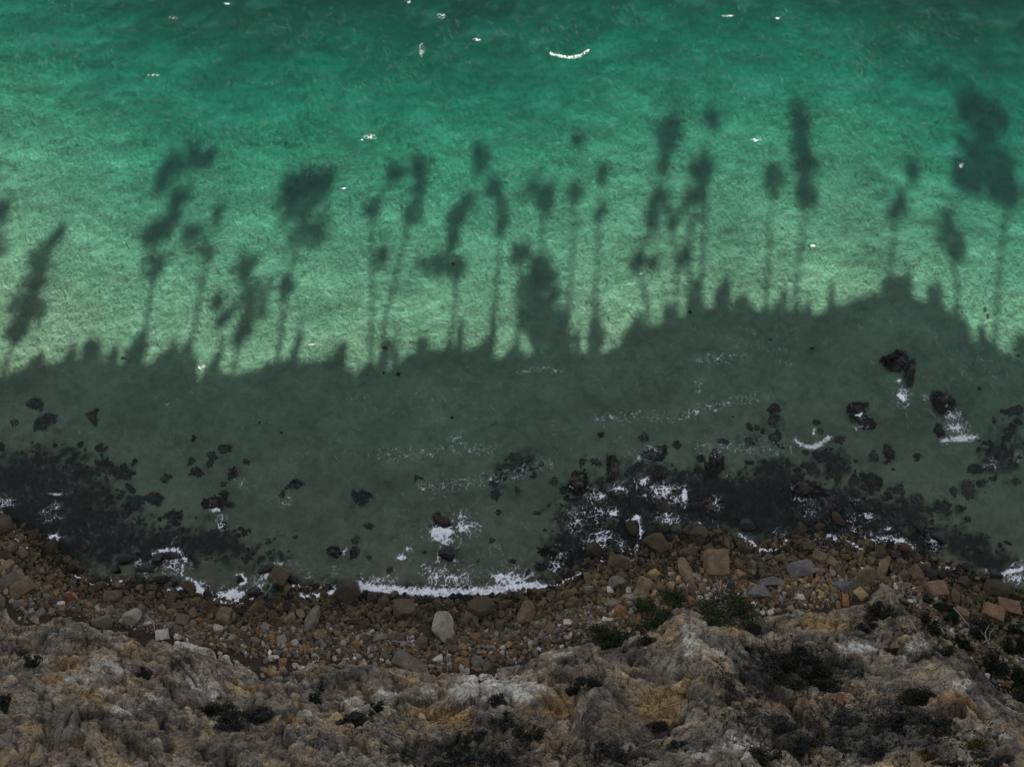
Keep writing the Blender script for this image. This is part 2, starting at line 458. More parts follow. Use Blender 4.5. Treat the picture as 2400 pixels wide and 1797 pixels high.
# hand-placed buttresses and hollows (photo px, radius px, metres)
BUMP = [(1585, 1480, 34, 50, 1.2), (1600, 1560, 60, 60, .8), (1150, 1660, 60, 45, 2.3), (1250, 1670, 60, 50, 1.8), (1140, 1600, 75, 28, -1.4), (1560, 1660, 60, 60, -1.8), (1440, 1600, 70, 50, 1.0),
        (1400, 1680, 60, 70, 1.3), (1850, 1570, 130, 60, -1.7), (1950, 1460, 120, 28, 1.4), (2075, 1400, 22, 60, .8), (2100, 1500, 60, 60, 1.2), (2250, 1600, 60, 60, 1.5), (960, 1640, 80, 40, -.8),
        (300, 1560, 120, 40, 1.2), (480, 1550, 70, 40, 1.3), (220, 1600, 130, 25, -1.0), (640, 1600, 120, 40, 1.0), (1700, 1700, 120, 60, 1.2), (1950, 1660, 160, 40, -1.0), (1290, 1700, 25, 60, -1.4), (1000, 1700, 60, 50, -1.2)]
for (x0, y0, rx, ry, a) in BUMP:
    disp = disp + .6 * a * np.exp(-((cpx - x0) / rx) ** 2 - ((cpy - y0) / ry) ** 2)
disp = .17 * np.roll(disp, 1, 1) + .66 * disp + .17 * np.roll(disp, -1, 1)      # slightly worn edges
edge_t = sstep(0, .10, TT) * .85 + .15
disp = disp * edge_t * (1 - .75 * sstep(.85, 1.0, TT))
far = sstep(62, 75, np.abs(CX))
disp = disp * (1 - far)
CXd = CX + .12 * fbm(U * .8, W * .8, 2, 14.0) * (1 - far)
CYd = CY + disp * .78; CZd = CZm + disp * .62
# stone colours
cgrey = np.array([.33, .29, .23]); cwarm = np.array([.43, .33, .215]); cpale = np.array([.60, .56, .49]); cdark = np.array([.13, .122, .108]); cochre = np.array([.50, .33, .15]); crust = np.array([.33, .18, .10])
def mixc(c, k, m): return c * (1 - m[..., None]) + k * m[..., None]
PXD, PYD = to_px(CXd, CYd, CZd)
wpx = PXD + 22 * fbm(U * .5, W * .5, 4, 31.0); wpy = PYD + 16 * fbm(U * .5, W * .5, 4, 37.0)
def fbm3(f, oct, seed, gain=.6, sx=1., sy=1., sz=1.):
    t = 0; a = 1.0; n = 0
    for i in range(oct):
        t = t + a * perlin(CXd * f * sx + seed, CYd * f * sy + 1.7 * seed + .31, CZd * f * sz - seed + .17); n += a; a *= gain; f *= 2.05
    return t / n
n1 = fbm(ua * .14, wa * .3, 5, 41.0); n2 = fbm3(.55, 4, 47.0); n3 = fbm(U * .22, W * .22, 5, 53.0); n4 = fbm3(1.7, 3, 59.0, .7)
cc = np.broadcast_to(cgrey, CX.shape + (3,)).copy()
cc = mixc(cc, cwarm, sstep(-.15, .3, n1 + .3 * n2))
cc = mixc(cc, cdark, .85 * sstep(.0, .3, n3 + .55 * n2))
cc = mixc(cc, cpale, .75 * sstep(.2, .42, fbm(U * .3, W * .34, 5, 61.0, .6) + .25 * n2))
cc = mixc(cc, cochre, .7 * sstep(.15, .38, fbm(U * .17, W * .3, 4, 67.0) + .35 * n2))
cc = cc * (1 + .22 * GR[(ha * 5) & 255][..., 0] + .2 * GR[(hb * 11) & 255][..., 1])[..., None]
PALE = [(1165, 1614, 110, 26, 1.35), (1120, 1592, 70, 18, .9), (445, 1510, 45, 14, 1.0), (520, 1540, 25, 14, .8), (590, 1542, 60, 8, .9), (690, 1562, 50, 7, .8), (180, 1592, 40, 9, .9), (290, 1660, 40, 10, .95), (250, 1625, 22, 10, .9), (250, 1560, 60, 28, .6), (100, 1545, 40, 25, .4), (910, 1640, 40, 35, .7),
        (1000, 1625, 40, 18, .6), (1620, 1500, 28, 45, .75), (1680, 1530, 40, 8, .9), (2010, 1515, 60, 14, .8), (2150, 1510, 45, 22, .8), (1750, 1740, 70, 35, .75), (2250, 1605, 40, 14, .7), (1650, 1770, 60, 25, .5), (480, 1610, 60, 35, .5), (830, 1650, 40, 30, .55), (2330, 1720, 60, 14, .55), (1300, 1530, 50, 7, .7)]
OCHRE = [(1110, 1605, 45, 28, .95), (1060, 1680, 55, 30, .95), (1000, 1670, 80, 20, .6), (1310, 1660, 45, 35, .85), (230, 1625, 60, 16, .95), (120, 1590, 40, 14, .9), (1545, 1650, 70, 55, .8), (1610, 1600, 25, 60, .6), (1930, 1460, 130, 22, .75), (1720, 1475, 60, 14, .7), (690, 1690, 35, 20, .7), (800, 1680, 60, 20, .5), (1870, 1640, 90, 28, .45), (640, 1570, 40, 12, .8), (420, 1745, 40, 25, .5), (1450, 1560, 60, 20, .4)]
RUST = [(2230, 1640, 55, 18, .9), (515, 1540, 18, 40, .7), (450, 1500, 60, 10, .7), (1960, 1640, 50, 25, .6), (1090, 1580, 90, 7, .7)]
DARK = [(1850, 1570, 160, 70, .9), (1180, 1690, 130, 50, .6), (1060, 1760, 200, 40, .75), (430, 1545, 45, 25, .8), (2050, 1720, 220, 60, .7), (1800, 1680, 120, 50, .5), (200, 1690, 120, 50, .5), (560, 1740, 100, 50, .4), (2330, 1540, 90, 120, .9), (1420, 1780, 150, 40, .5)]
for lst, kcol in ((DARK, cdark), (OCHRE, cochre), (RUST, crust), (PALE, cpale * 1.35)):
    for (x0, y0, rx, ry, s) in lst:
        e = s * np.exp(-(((wpx - x0) / rx) ** 2 + ((wpy - y0) / ry) ** 2))
        cc = mixc(cc, kcol * (1 + .5 * n2)[..., None], np.clip(sstep(.2, .75, e + .35 * n2 + .2 * n4), 0, .9))
cc = cc * (1 + .22 * n4 + .22 * n2)[..., None]
crack = np.exp(-(ea / .035) ** 2) * .6 + np.exp(-(eb / .05) ** 2) * .45
cc = cc * (1 - .75 * np.clip(crack, 0, 1))[..., None]
top = np.stack(np.broadcast_arrays(cx[:, None], TOPB[None, :], (rim_z(cx) - 1.5)[:, None] + .04 * np.minimum(-(TOPB - RIM_Y), 60)[None, :] - .2), -1)
topc = np.broadcast_to(np.array([.06, .055, .035]), top.shape)
VV = np.concatenate([np.stack([CXd, CYd, CZd], -1), top], 1)
CCOL = np.concatenate([cc, topc], 1)
me = make_mesh("cliff", VV.reshape(-1, 3), grid_faces(len(cx), nrow + len(TOPB))[:, ::-1], [M_CLIFF], True, {"Col": np.clip(CCOL, .01, .8).reshape(-1, 3)}, sharp=R(38))
tag(link("cliff_terrain", me), kind="structure")
def on_cliff(px, py):
    d = (PXD - px) ** 2 + (PYD - py) ** 2
    # nearest visible vertex: among those within 4 px keep the highest
    m = d < max(16.0, float(d.min()) * 1.5 + 1)
    z = np.where(m, CZd, -99)
    i = np.unravel_index(np.argmax(z), z.shape)
    return float(CXd[i]), float(CYd[i]), float(CZd[i])

# ------------------------------------------------------------------ rocks
def ico(level):
    t = (1 + 5 ** .5) / 2
    v = [(-1, t, 0), (1, t, 0), (-1, -t, 0), (1, -t, 0), (0, -1, t), (0, 1, t), (0, -1, -t), (0, 1, -t), (t, 0, -1), (t, 0, 1), (-t, 0, -1), (-t, 0, 1)]
    f = [(0, 11, 5), (0, 5, 1), (0, 1, 7), (0, 7, 10), (0, 10, 11), (1, 5, 9), (5, 11, 4), (11, 10, 2), (10, 7, 6), (7, 1, 8), (3, 9, 4), (3, 4, 2), (3, 2, 6), (3, 6, 8), (3, 8, 9), (4, 9, 5), (2, 4, 11), (6, 2, 10), (8, 6, 7), (9, 8, 1)]
    v = [np.array(p) / np.linalg.norm(p) for p in v]
    for _ in range(level):
        mid = {}; nf = []
        def mp(a, b):
            k = (min(a, b), max(a, b))
            if k not in mid:
                p = v[a] + v[b]; v.append(p / np.linalg.norm(p)); mid[k] = len(v) - 1
            return mid[k]
        for a, b, c in f:
            x, y, z = mp(a, b), mp(b, c), mp(c, a)
            nf += [(a, x, z), (b, y, x), (c, z, y), (x, y, z)]
        f = nf
    return np.array(v), np.array(f)
ICO = {k: ico(k) for k in (0, 1, 2, 3)}
def rock_shape(level, r, blocky=.5, rough=.05):
    """unit-ish boulder cut by random planes: flat faces, worn edges"""
    D, Fc = ICO[level]
    rot = np.linalg.qr(r.normal(size=(3, 3)))[0]
    if blocky > .6:
        a = r.uniform(-.25, .25, 3); c = np.eye(3) + np.cross(np.eye(3), a)
        n = np.concatenate([c, -c]); h = r.uniform(.62, .8, 6)
        k = r.normal(size=(5, 3)); k /= np.linalg.norm(k, axis=1)[:, None]
        n = np.concatenate([n, k]); h = np.concatenate([h, r.uniform(.8, 1.0, 5)])
    else:
        k = int(r.integers(8, 12))
        n = r.normal(size=(k, 3)); n /= np.linalg.norm(n, axis=1)[:, None]; h = r.uniform(.58, .92, k)
    n = n / np.linalg.norm(n, axis=1)[:, None]
    dots = D @ n.T
    rr = np.where(dots > .08, h[None, :] / np.maximum(dots, .08), 9.0)
    p = 34 if blocky > .4 else 22
    rad = (np.sum(rr ** -p, 1) + 1.32 ** -p) ** (-1 / p)
    s = r.uniform(0, 90)
    rad = rad * (1 + rough * (perlin(D[:, 0] * 2.3 + s, D[:, 1] * 2.3, D[:, 2] * 2.3 + 5) + .6 * perlin(D[:, 0] * 5 + s, D[:, 1] * 5, D[:, 2] * 5 + 3)))
    Vv = D * rad[:, None]
    lo, hi = Vv.min(0), Vv.max(0)
    return (Vv - (lo + hi) / 2) / (hi - lo), Fc          # unit box, centred
TONES = {'olive': (.072, .054, .026), 'brown': (.100, .074, .042), 'tan': (.155, .114, .066), 'grey': (.145, .125, .10), 'pale': (.27, .235, .19), 'white': (.46, .43, .39),
         'orange': (.21, .115, .045), 'yellow': (.30, .215, .10), 'dark': (.022, .016, .012), 'black': (.010, .009, .007), 'green': (.040, .042, .018), 'plum': (.035, .024, .02),
         'slate': (.115, .106, .102), 'pink': (.20, .125, .075), 'rust': (.10, .042, .025)}
TONES = {k: tuple(min(.75, c * (.8 if k in ('dark', 'black', 'plum') else (1.0 if k == 'white' else .95))) for c in v) for k, v in TONES.items()}
TWORD = {'olive': 'olive brown', 'brown': 'brown', 'tan': 'tan', 'grey': 'grey', 'pale': 'pale grey', 'white': 'whitish', 'orange': 'orange brown', 'yellow': 'yellowish', 'dark': 'dark wet', 'black': 'black', 'green': 'green algae-covered', 'plum': 'dark brown', 'slate': 'slate grey', 'pink': 'pinkish tan', 'rust': 'rust brown'}
LAND = [(1678, 1317, "large square sandstone block"), (1042, 1470, "biggest pale beach boulder"), (960, 1553, "dark slab with white tip"), (309, 1444, "big pale boulder at left cliff"),
        (655, 1347, "tan block ringed by foam"), (1046, 1298, "black rock above the swash"), (1890, 1038, "curved white breaking wave"), (2240, 1000, "triangular white foam patch"),
        (2100, 845, "farthest black sea rock"), (508, 1175, "square sea rock on the left"), (108, 982, "leftmost cluster of sunken rocks"), (1356, 1133, "domed rock at the reef edge"),
        (2030, 1350, "leaning tan slab"), (2336, 1377, "rightmost big brown boulder"), (1565, 1440, "left large green bush"), (1160, 1086, "weed patch in mid shallows"),
        (10, 1228, "boulder cut by left edge"), (815, 1390, "boulder at the swash's left end"), (1538, 1274, "round boulder beside foamy reef"), (1127, 1420, "tall boulder below the swash"), (730, 1455, "long grey slab left of centre")]
ORD = ["closest"] + [w + " closest" for w in "second third fourth fifth sixth seventh eighth ninth tenth eleventh twelfth thirteenth fourteenth fifteenth sixteenth seventeenth eighteenth nineteenth twentieth".split()]
label_count = {}
pending = []
def register(o, px, py, kindword, tone, cat):
    ds = [math.hypot(px - l[0], py - l[1]) for l in LAND]
    k = int(np.argmin(ds))
    pending.append((k, kindword + '|' + tone, ds[k], o, cat))
def resolve_labels():
    b = {}
    for k, kt, d, o, cat in pending: b.setdefault((k, kt), []).append((d, o, cat))
    for (k, kt), lst in b.items():
        lst.sort(key=lambda e: e[0])
        kw, tone = kt.split('|')
        for i, (d, o, cat) in enumerate(lst):
            t = f"{TWORD[tone]} {kw}" + (f", {ORD[min(i, 19)]} to the " if len(lst) > 1 else ", near the ") + LAND[k][2]
            tag(o, t, cat)

# dry and awash boulders: (region, X, Y, w, h, angle in the picture, tone, blocky, own label)
B = [(1, 25, 75, 130, 130, 0, 'brown', .5, "olive brown boulder cut off by the photo's left edge above the rubble"), (1, 210, 150, 60, 110, -30, 'olive', .5), (1, 335, 220, 110, 95, 40, 'brown', .6), (1, 440, 305, 80, 60, 0, 'brown', .5),
     (1, 80, 430, 150, 80, 35, 'grey', .7), (1, 140, 490, 160, 110, 35, 'tan', .7), (1, 35, 350, 120, 50, 40, 'tan', .7), (1, 300, 490, 75, 45, 0, 'tan', .5), (1, 360, 520, 50, 45, 0, 'orange', .5), (1, 430, 550, 80, 55, 0, 'rust', .4),
     (1, 640, 475, 80, 65, 0, 'brown', .4), (1, 730, 545, 125, 72, 0, 'tan', .9), (1, 830, 567, 95, 60, 10, 'tan', .6), (1, 810, 522, 60, 45, 0, 'brown', .6), (1, 905, 552, 65, 50, 0, 'brown', .4), (1, 985, 485, 75, 38, 0, 'brown', .8), (1, 1030, 435, 100, 55, 5, 'dark', .5),
     (1, 1215, 485, 88, 85, 0, 'tan', .6), (1, 945, 358, 110, 70, -10, 'black', .6), (1, 1110, 285, 100, 70, 0, 'dark', .5), (1, 1025, 300, 70, 100, -20, 'black', .5), (1, 820, 300, 110, 70, 15, 'black', .5), (1, 750, 365, 70, 60, 0, 'black', .5),
     (1, 1110, 562, 50, 85, -15, 'brown', .7), (1, 1155, 606, 90, 55, 5, 'brown', .8), (1, 1045, 632, 70, 52, 0, 'brown', .5), (1, 1105, 650, 75, 52, 15, 'tan', .6), (1, 1250, 652, 65, 72, 0, 'brown', .4), (1, 1345, 530, 60, 75, 20, 'dark', .6), (1, 1380, 640, 45, 60, 0, 'brown', .5),
     (1, 1445, 672, 98, 120, -5, 'tan', .5), (1, 855, 680, 125, 125, -15, 'pale', .6, "big pale grey boulder standing against the left cliff foot"), (1, 665, 705, 135, 92, -10, 'grey', .5), (1, 1180, 692, 95, 75, 0, 'grey', .8), (1, 1650, 617, 110, 62, 30, 'tan', .6), (1, 1640, 520, 85, 72, 0, 'plum', .4),
     (1, 1810, 405, 135, 115, -25, 'tan', .8, "tan sandstone block ringed by foam in the left swash"), (1, 1730, 362, 140, 60, 25, 'black', .6), (1, 1905, 445, 90, 50, -25, 'black', .6), (1, 1555, 430, 50, 60, 0, 'dark', .5), (1, 1930, 570, 58, 75, 0, 'brown', .5), (1, 1780, 565, 50, 50, 0, 'olive', .4),
     (1, 1875, 682, 84, 70, 0, 'tan', .3), (1, 2022, 702, 85, 195, -22, 'grey', .6, "long grey slab lying upright in the rubble, narrow and pale"), (1, 1720, 735, 62, 45, -10, 'pale', .7), (1, 1825, 822, 60, 55, 20, 'pale', .8), (1, 2070, 792, 92, 65, -25, 'tan', .6), (1, 2190, 785, 62, 52, 0, 'tan', .4), (1, 1948, 655, 52, 72, 20, 'tan', .6), (1, 2150, 690, 50, 45, 0, 'brown', .5),
     (1, 1770, 942, 78, 45, 5, 'white', .5), (1, 1830, 972, 52, 62, 0, 'orange', .8), (1, 1050, 792, 92, 82, 20, 'white', .7), (1, 950, 722, 62, 40, 10, 'white', .6), (1, 225, 702, 52, 55, 0, 'pale', .6), (1, 1100, 737, 62, 65, 0, 'slate', .5), (1, 750, 642, 55, 52, 0, 'brown', .5), (1, 1505, 808, 60, 38, 10, 'pale', .6), (1, 1080, 800, 40, 36, 0, 'white', .6), (1, 1138, 800, 32, 40, 0, 'white', .6), (1, 1370, 850, 34, 28, 0, 'pale', .4), (1, 110, 590, 90, 45, 30, 'grey', .6), (1, 240, 660, 100, 45, 35, 'grey', .7), (1, 2100, 610, 40, 60, 0, 'olive', .5),
     (2, 45, 525, 155, 140, 20, 'brown', .5, "large brown boulder at the left end of the white swash"), (2, 205, 552, 75, 72, 0, 'brown', .5), (2, 275, 577, 75, 72, -30, 'brown', .6), (2, 412, 628, 145, 130, 0, 'brown', .6), (2, 670, 748, 160, 200, -10, 'pale', .4, "biggest beach boulder, rounded, pale grey with a tan crown"),
     (2, 907, 612, 172, 132, -5, 'brown', .6), (2, 1062, 597, 100, 62, 5, 'olive', .5), (2, 1195, 648, 118, 155, 0, 'tan', .5, "tall brown boulder standing just below the white swash"), (2, 680, 270, 105, 92, 10, 'black', .5, "black rock standing in water above the white swash"), (2, 312, 370, 42, 48, 0, 'black', .4), (2, 655, 62, 120, 80, -40, 'dark', .5), (2, 620, 25, 60, 60, 0, 'black', .5),
     (2, 632, 620, 40, 95, 10, 'green', .5), (2, 570, 560, 70, 40, 0, 'black', .5), (2, 800, 706, 68, 55, 0, 'brown', .4), (2, 870, 690, 45, 70, 0, 'brown', .5), (2, 362, 806, 95, 62, 0, 'brown', .7), (2, 455, 772, 90, 55, 0, 'tan', .5), (2, 250, 812, 98, 60, -5, 'grey', .5), (2, 515, 848, 88, 82, 0, 'brown', .5), (2, 398, 722, 75, 52, 30, 'brown', .6), (2, 262, 665, 52, 65, 0, 'brown', .5), (2, 60, 622, 62, 55, 0, 'brown', .5), (2, 20, 690, 70, 35, 0, 'brown', .5), (2, 235, 742, 50, 55, 0, 'brown', .6), (2, 278, 742, 40, 48, 0, 'brown', .6), (2, 222, 632, 40, 42, 0, 'olive', .5),
     (2, 440, 985, 220, 105, -28, 'grey', .7, "dark grey slab with a white tip leaning at the cliff foot"), (2, 515, 1010, 70, 60, -40, 'white', .7), (2, 625, 946, 64, 52, 0, 'white', .4), (2, 262, 956, 28, 28, 0, 'white', .3), (2, 315, 975, 50, 35, -40, 'pale', .6), (2, 780, 872, 62, 62, 0, 'tan', .4), (2, 792, 912, 62, 42, 0, 'orange', .5), (2, 760, 960, 60, 50, 30, 'orange', .5), (2, 812, 975, 40, 60, 0, 'orange', .6), (2, 450, 905, 90, 50, 10, 'orange', .5), (2, 1075, 820, 64, 60, 0, 'brown', .6), (2, 1085, 855, 45, 45, 40, 'yellow', .7), (2, 1350, 752, 62, 75, -25, 'tan', .8), (2, 1463, 710, 48, 40, 0, 'white', .8), (2, 1412, 762, 52, 42, 0, 'slate', .5), (2, 560, 775, 80, 85, 0, 'green', .5), (2, 890, 975, 110, 80, -30, 'grey', .5), (2, 940, 1000, 80, 50, 30, 'grey', .6), (2, 875, 803, 62, 48, 0, 'orange', .5), (2, 920, 777, 48, 42, 0, 'tan', .5), (2, 1227, 872, 28, 48, 0, 'tan', .9), (2, 1330, 818, 48, 42, 0, 'slate', .5), (2, 1090, 735, 70, 45, 0, 'green', .4), (2, 1255, 905, 34, 40, 0, 'grey', .7), (2, 930, 905, 26, 26, 0, 'pale', .6), (2, 1040, 905, 36, 32, 0, 'pale', .6),
     (2, 1470, 522, 62, 52, 0, 'brown', .5), (2, 1512, 572, 74, 62, 0, 'brown', .4), (2, 1485, 605, 78, 48, -30, 'brown', .5), (2, 1605, 502, 84, 58, 0, 'grey', .6), (2, 1355, 540, 52, 82, -25, 'tan', .6), (2, 1597, 425, 48, 95, 15, 'tan', .8), (2, 1660, 412, 42, 40, 0, 'orange', .5), (2, 1645, 455, 42, 52, 0, 'tan', .5), (2, 1700, 450, 46, 40, 0, 'tan', .4), (2, 1640, 238, 105, 95, 0, 'olive', .4), (2, 1800, 325, 150, 100, -28, 'tan', .5), (2, 2040, 207, 158, 138, 10, 'tan', .3, "round brown boulder beside the foamy reef, largest of its neighbours"), (2, 1884, 100, 72, 105, 10, 'olive', .5, "olive boulder standing in a ring of white foam"), (2, 2095, 102, 85, 62, 0, 'green', .4), (2, 1790, 462, 115, 92, -20, 'grey', .6), (2, 1952, 492, 95, 155, -22, 'tan', .8), (2, 2026, 395, 84, 68, 0, 'yellow', .6), (2, 1870, 548, 64, 38, 0, 'pale', .7), (2, 1862, 505, 36, 48, 0, 'pale', .7), (2, 1742, 497, 44, 44, 0, 'white', .6), (2, 1810, 642, 92, 80, -20, 'orange', .6), (2, 1757, 588, 105, 70, 0, 'grey', .5), (2, 1893, 628, 50, 38, 20, 'white', .8), (2, 1735, 690, 62, 22, 0, 'white', .9), (2, 1930, 690, 40, 62, -25, 'orange', .6), (2, 1672, 655, 50, 42, 0, 'rust', .5), (2, 1603, 622, 52, 55, 0, 'slate', .4), (2, 2145, 400, 55, 42, 0, 'pale', .5), (2, 1815, 405, 70, 50, 0, 'brown', .5), (2, 1735, 367, 42, 50, 0, 'brown', .5), (2, 1912, 560, 34, 52, 0, 'yellow', .6), (2, 2020, 482, 60, 50, 30, 'tan', .6), (2, 1925, 790, 28, 55, 10, 'yellow', .7), (2, 1870, 545, 60, 40, 0, 'pale', .6), (2, 1750, 660, 46, 34, 0, 'yellow', .6),
     (3, 100, 130, 125, 85, 5, 'tan', .6), (3, 105, 185, 110, 60, 0, 'brown', .5), (3, 215, 330, 165, 175, 3, 'tan', .98, "largest square sandstone block on the right half of the beach"), (3, 20, 385, 95, 190, 10, 'tan', .6), (3, 400, 226, 84, 72, 0, 'brown', .5), (3, 372, 396, 86, 58, -5, 'pink', .4), (3, 30, 112, 70, 62, 0, 'brown', .5), (3, 40, 252, 90, 62, 0, 'brown', .4), (3, 286, 196, 42, 75, 0, 'tan', .7), (3, 360, 330, 70, 70, 0, 'brown', .4), (3, 435, 285, 60, 45, 0, 'brown', .4), (3, 485, 285, 60, 45, 0, 'brown', .4), (3, 130, 490, 50, 75, 0, 'tan', .7), (3, 65, 490, 60, 80, 0, 'brown', .5), (3, 310, 470, 60, 70, 0, 'dark', .7),
     (3, 890, 282, 98, 75, -35, 'tan', .8), (3, 966, 320, 78, 62, -30, 'tan', .95), (3, 1192, 417, 135, 120, 0, 'brown', .6, "big brown boulder beside the leaning slab on the right beach"), (3, 1295, 370, 70, 185, -24, 'tan', .7, "long tan slab leaning in the rubble on the right beach"), (3, 1062, 287, 76, 45, -25, 'brown', .6), (3, 1145, 272, 65, 55, 0, 'brown', .5), (3, 820, 225, 86, 62, 0, 'brown', .7), (3, 1525, 296, 66, 85, 0, 'brown', .6), (3, 1418, 322, 72, 60, -20, 'brown', .6), (3, 1440, 225, 66, 62, 0, 'rust', .5), (3, 1432, 408, 84, 76, 0, 'brown', .4), (3, 1518, 398, 84, 122, 15, 'brown', .6), (3, 1640, 502, 160, 112, 0, 'pink', .8), (3, 1612, 402, 98, 95, 0, 'dark', .5), (3, 1825, 452, 90, 80, 20, 'brown', .6), (3, 2035, 492, 175, 112, -5, 'brown', .6, "big brown boulder at the far right end of the beach"), (3, 2120, 612, 185, 98, -22, 'pink', .7), (3, 2012, 650, 140, 100, -30, 'pink', .7), (3, 1885, 537, 88, 52, -25, 'brown', .6), (3, 1765, 545, 70, 95, 20, 'brown', .5), (3, 1815, 637, 92, 52, -35, 'pink', .7), (3, 1905, 662, 74, 66, 0, 'brown', .5), (3, 2185, 735, 120, 72, -20, 'grey', .7), (3, 1382, 482, 30, 58, 10, 'white', .6), (3, 1455, 468, 42, 42, 0, 'tan', .7), (3, 1540, 532, 32, 38, 0, 'orange', .4), (3, 1158, 530, 72, 90, 30, 'yellow', .7), (3, 1058, 572, 48, 90, 0, 'orange', .95), (3, 1012, 600, 32, 60, 0, 'orange', .95), (3, 1100, 530, 40, 60, 0, 'brown', .8),
     (3, 490, 515, 165, 110, -15, 'slate', .4), (3, 770, 370, 190, 105, 15, 'slate', .4), (3, 1050, 480, 160, 75, 0, 'slate', .4), (3, 580, 445, 180, 60, 10, 'slate', .4), (3, 1340, 545, 95, 190, 30, 'grey', .5), (3, 405, 560, 50, 64, 35, 'yellow', .6), (3, 362, 510, 46, 40, 0, 'orange', .6), (3, 462, 592, 42, 42, 0, 'white', .5), (3, 515, 652, 42, 32, 20, 'white', .8), (3, 570, 648, 46, 40, 30, 'white', .8), (3, 395, 615, 36, 34, 0, 'white', .7), (3, 482, 628, 38, 26, 0, 'pale', .7), (3, 866, 370, 36, 50, -20, 'yellow', .5), (3, 906, 380, 42, 46, -20, 'tan', .6), (3, 770, 546, 62, 42, 0, 'white', .4), (3, 930, 515, 52, 26, -10, 'yellow', .6), (3, 905, 548, 40, 30, 30, 'yellow', .6), (3, 462, 340, 46, 62, 0, 'grey', .5), (3, 665, 525, 36, 32, 0, 'pale', .5), (3, 685, 482, 34, 28, 0, 'yellow', .6), (3, 1030, 437, 30, 28, 0, 'yellow', .4), (3, 805, 425, 30, 32, 0, 'orange', .5), (3, 835, 600, 34, 20, 0, 'pale', .5), (3, 160, 545, 30, 40, 0, 'white', .7), (3, 165, 492, 26, 26, 0, 'white', .7), (3, 1500, 488, 26, 20, 0, 'white', .5), (3, 1525, 598, 26, 18, 0, 'white', .5), (3, 1900, 752, 55, 45, 0, 'white', .8), (3, 1025, 390, 70, 55, 0, 'brown', .4), (3, 1095, 405, 55, 50, 0, 'brown', .5), (3, 1220, 310, 55, 45, 0, 'brown', .6), (3, 1110, 325, 60, 42, 30, 'brown', .5), (3, 715, 312, 56, 40, 0, 'brown', .5), (3, 650, 300, 50, 42, 0, 'brown', .5), (3, 595, 330, 46, 36, 0, 'brown', .5),
     (3, 770, 108, 76, 95, -10, 'olive', .5), (3, 890, 95, 66, 55, 0, 'olive', .5), (3, 1010, 42, 110, 62, -45, 'brown', .6), (3, 420, 80, 110, 80, 0, 'black', .5), (3, 1350, 130, 70, 45, 0, 'black', .5), (3, 1660, 165, 90, 85, 0, 'dark', .5), (3, 1550, 100, 70, 80, 20, 'black', .5), (3, 1920, 245, 55, 55, 0, 'dark', .5), (3, 1840, 350, 80, 60, 0, 'black', .5), (3, 2030, 400, 90, 60, 0, 'black', .5), (3, 2090, 510, 90, 60, 0, 'black', .5)]
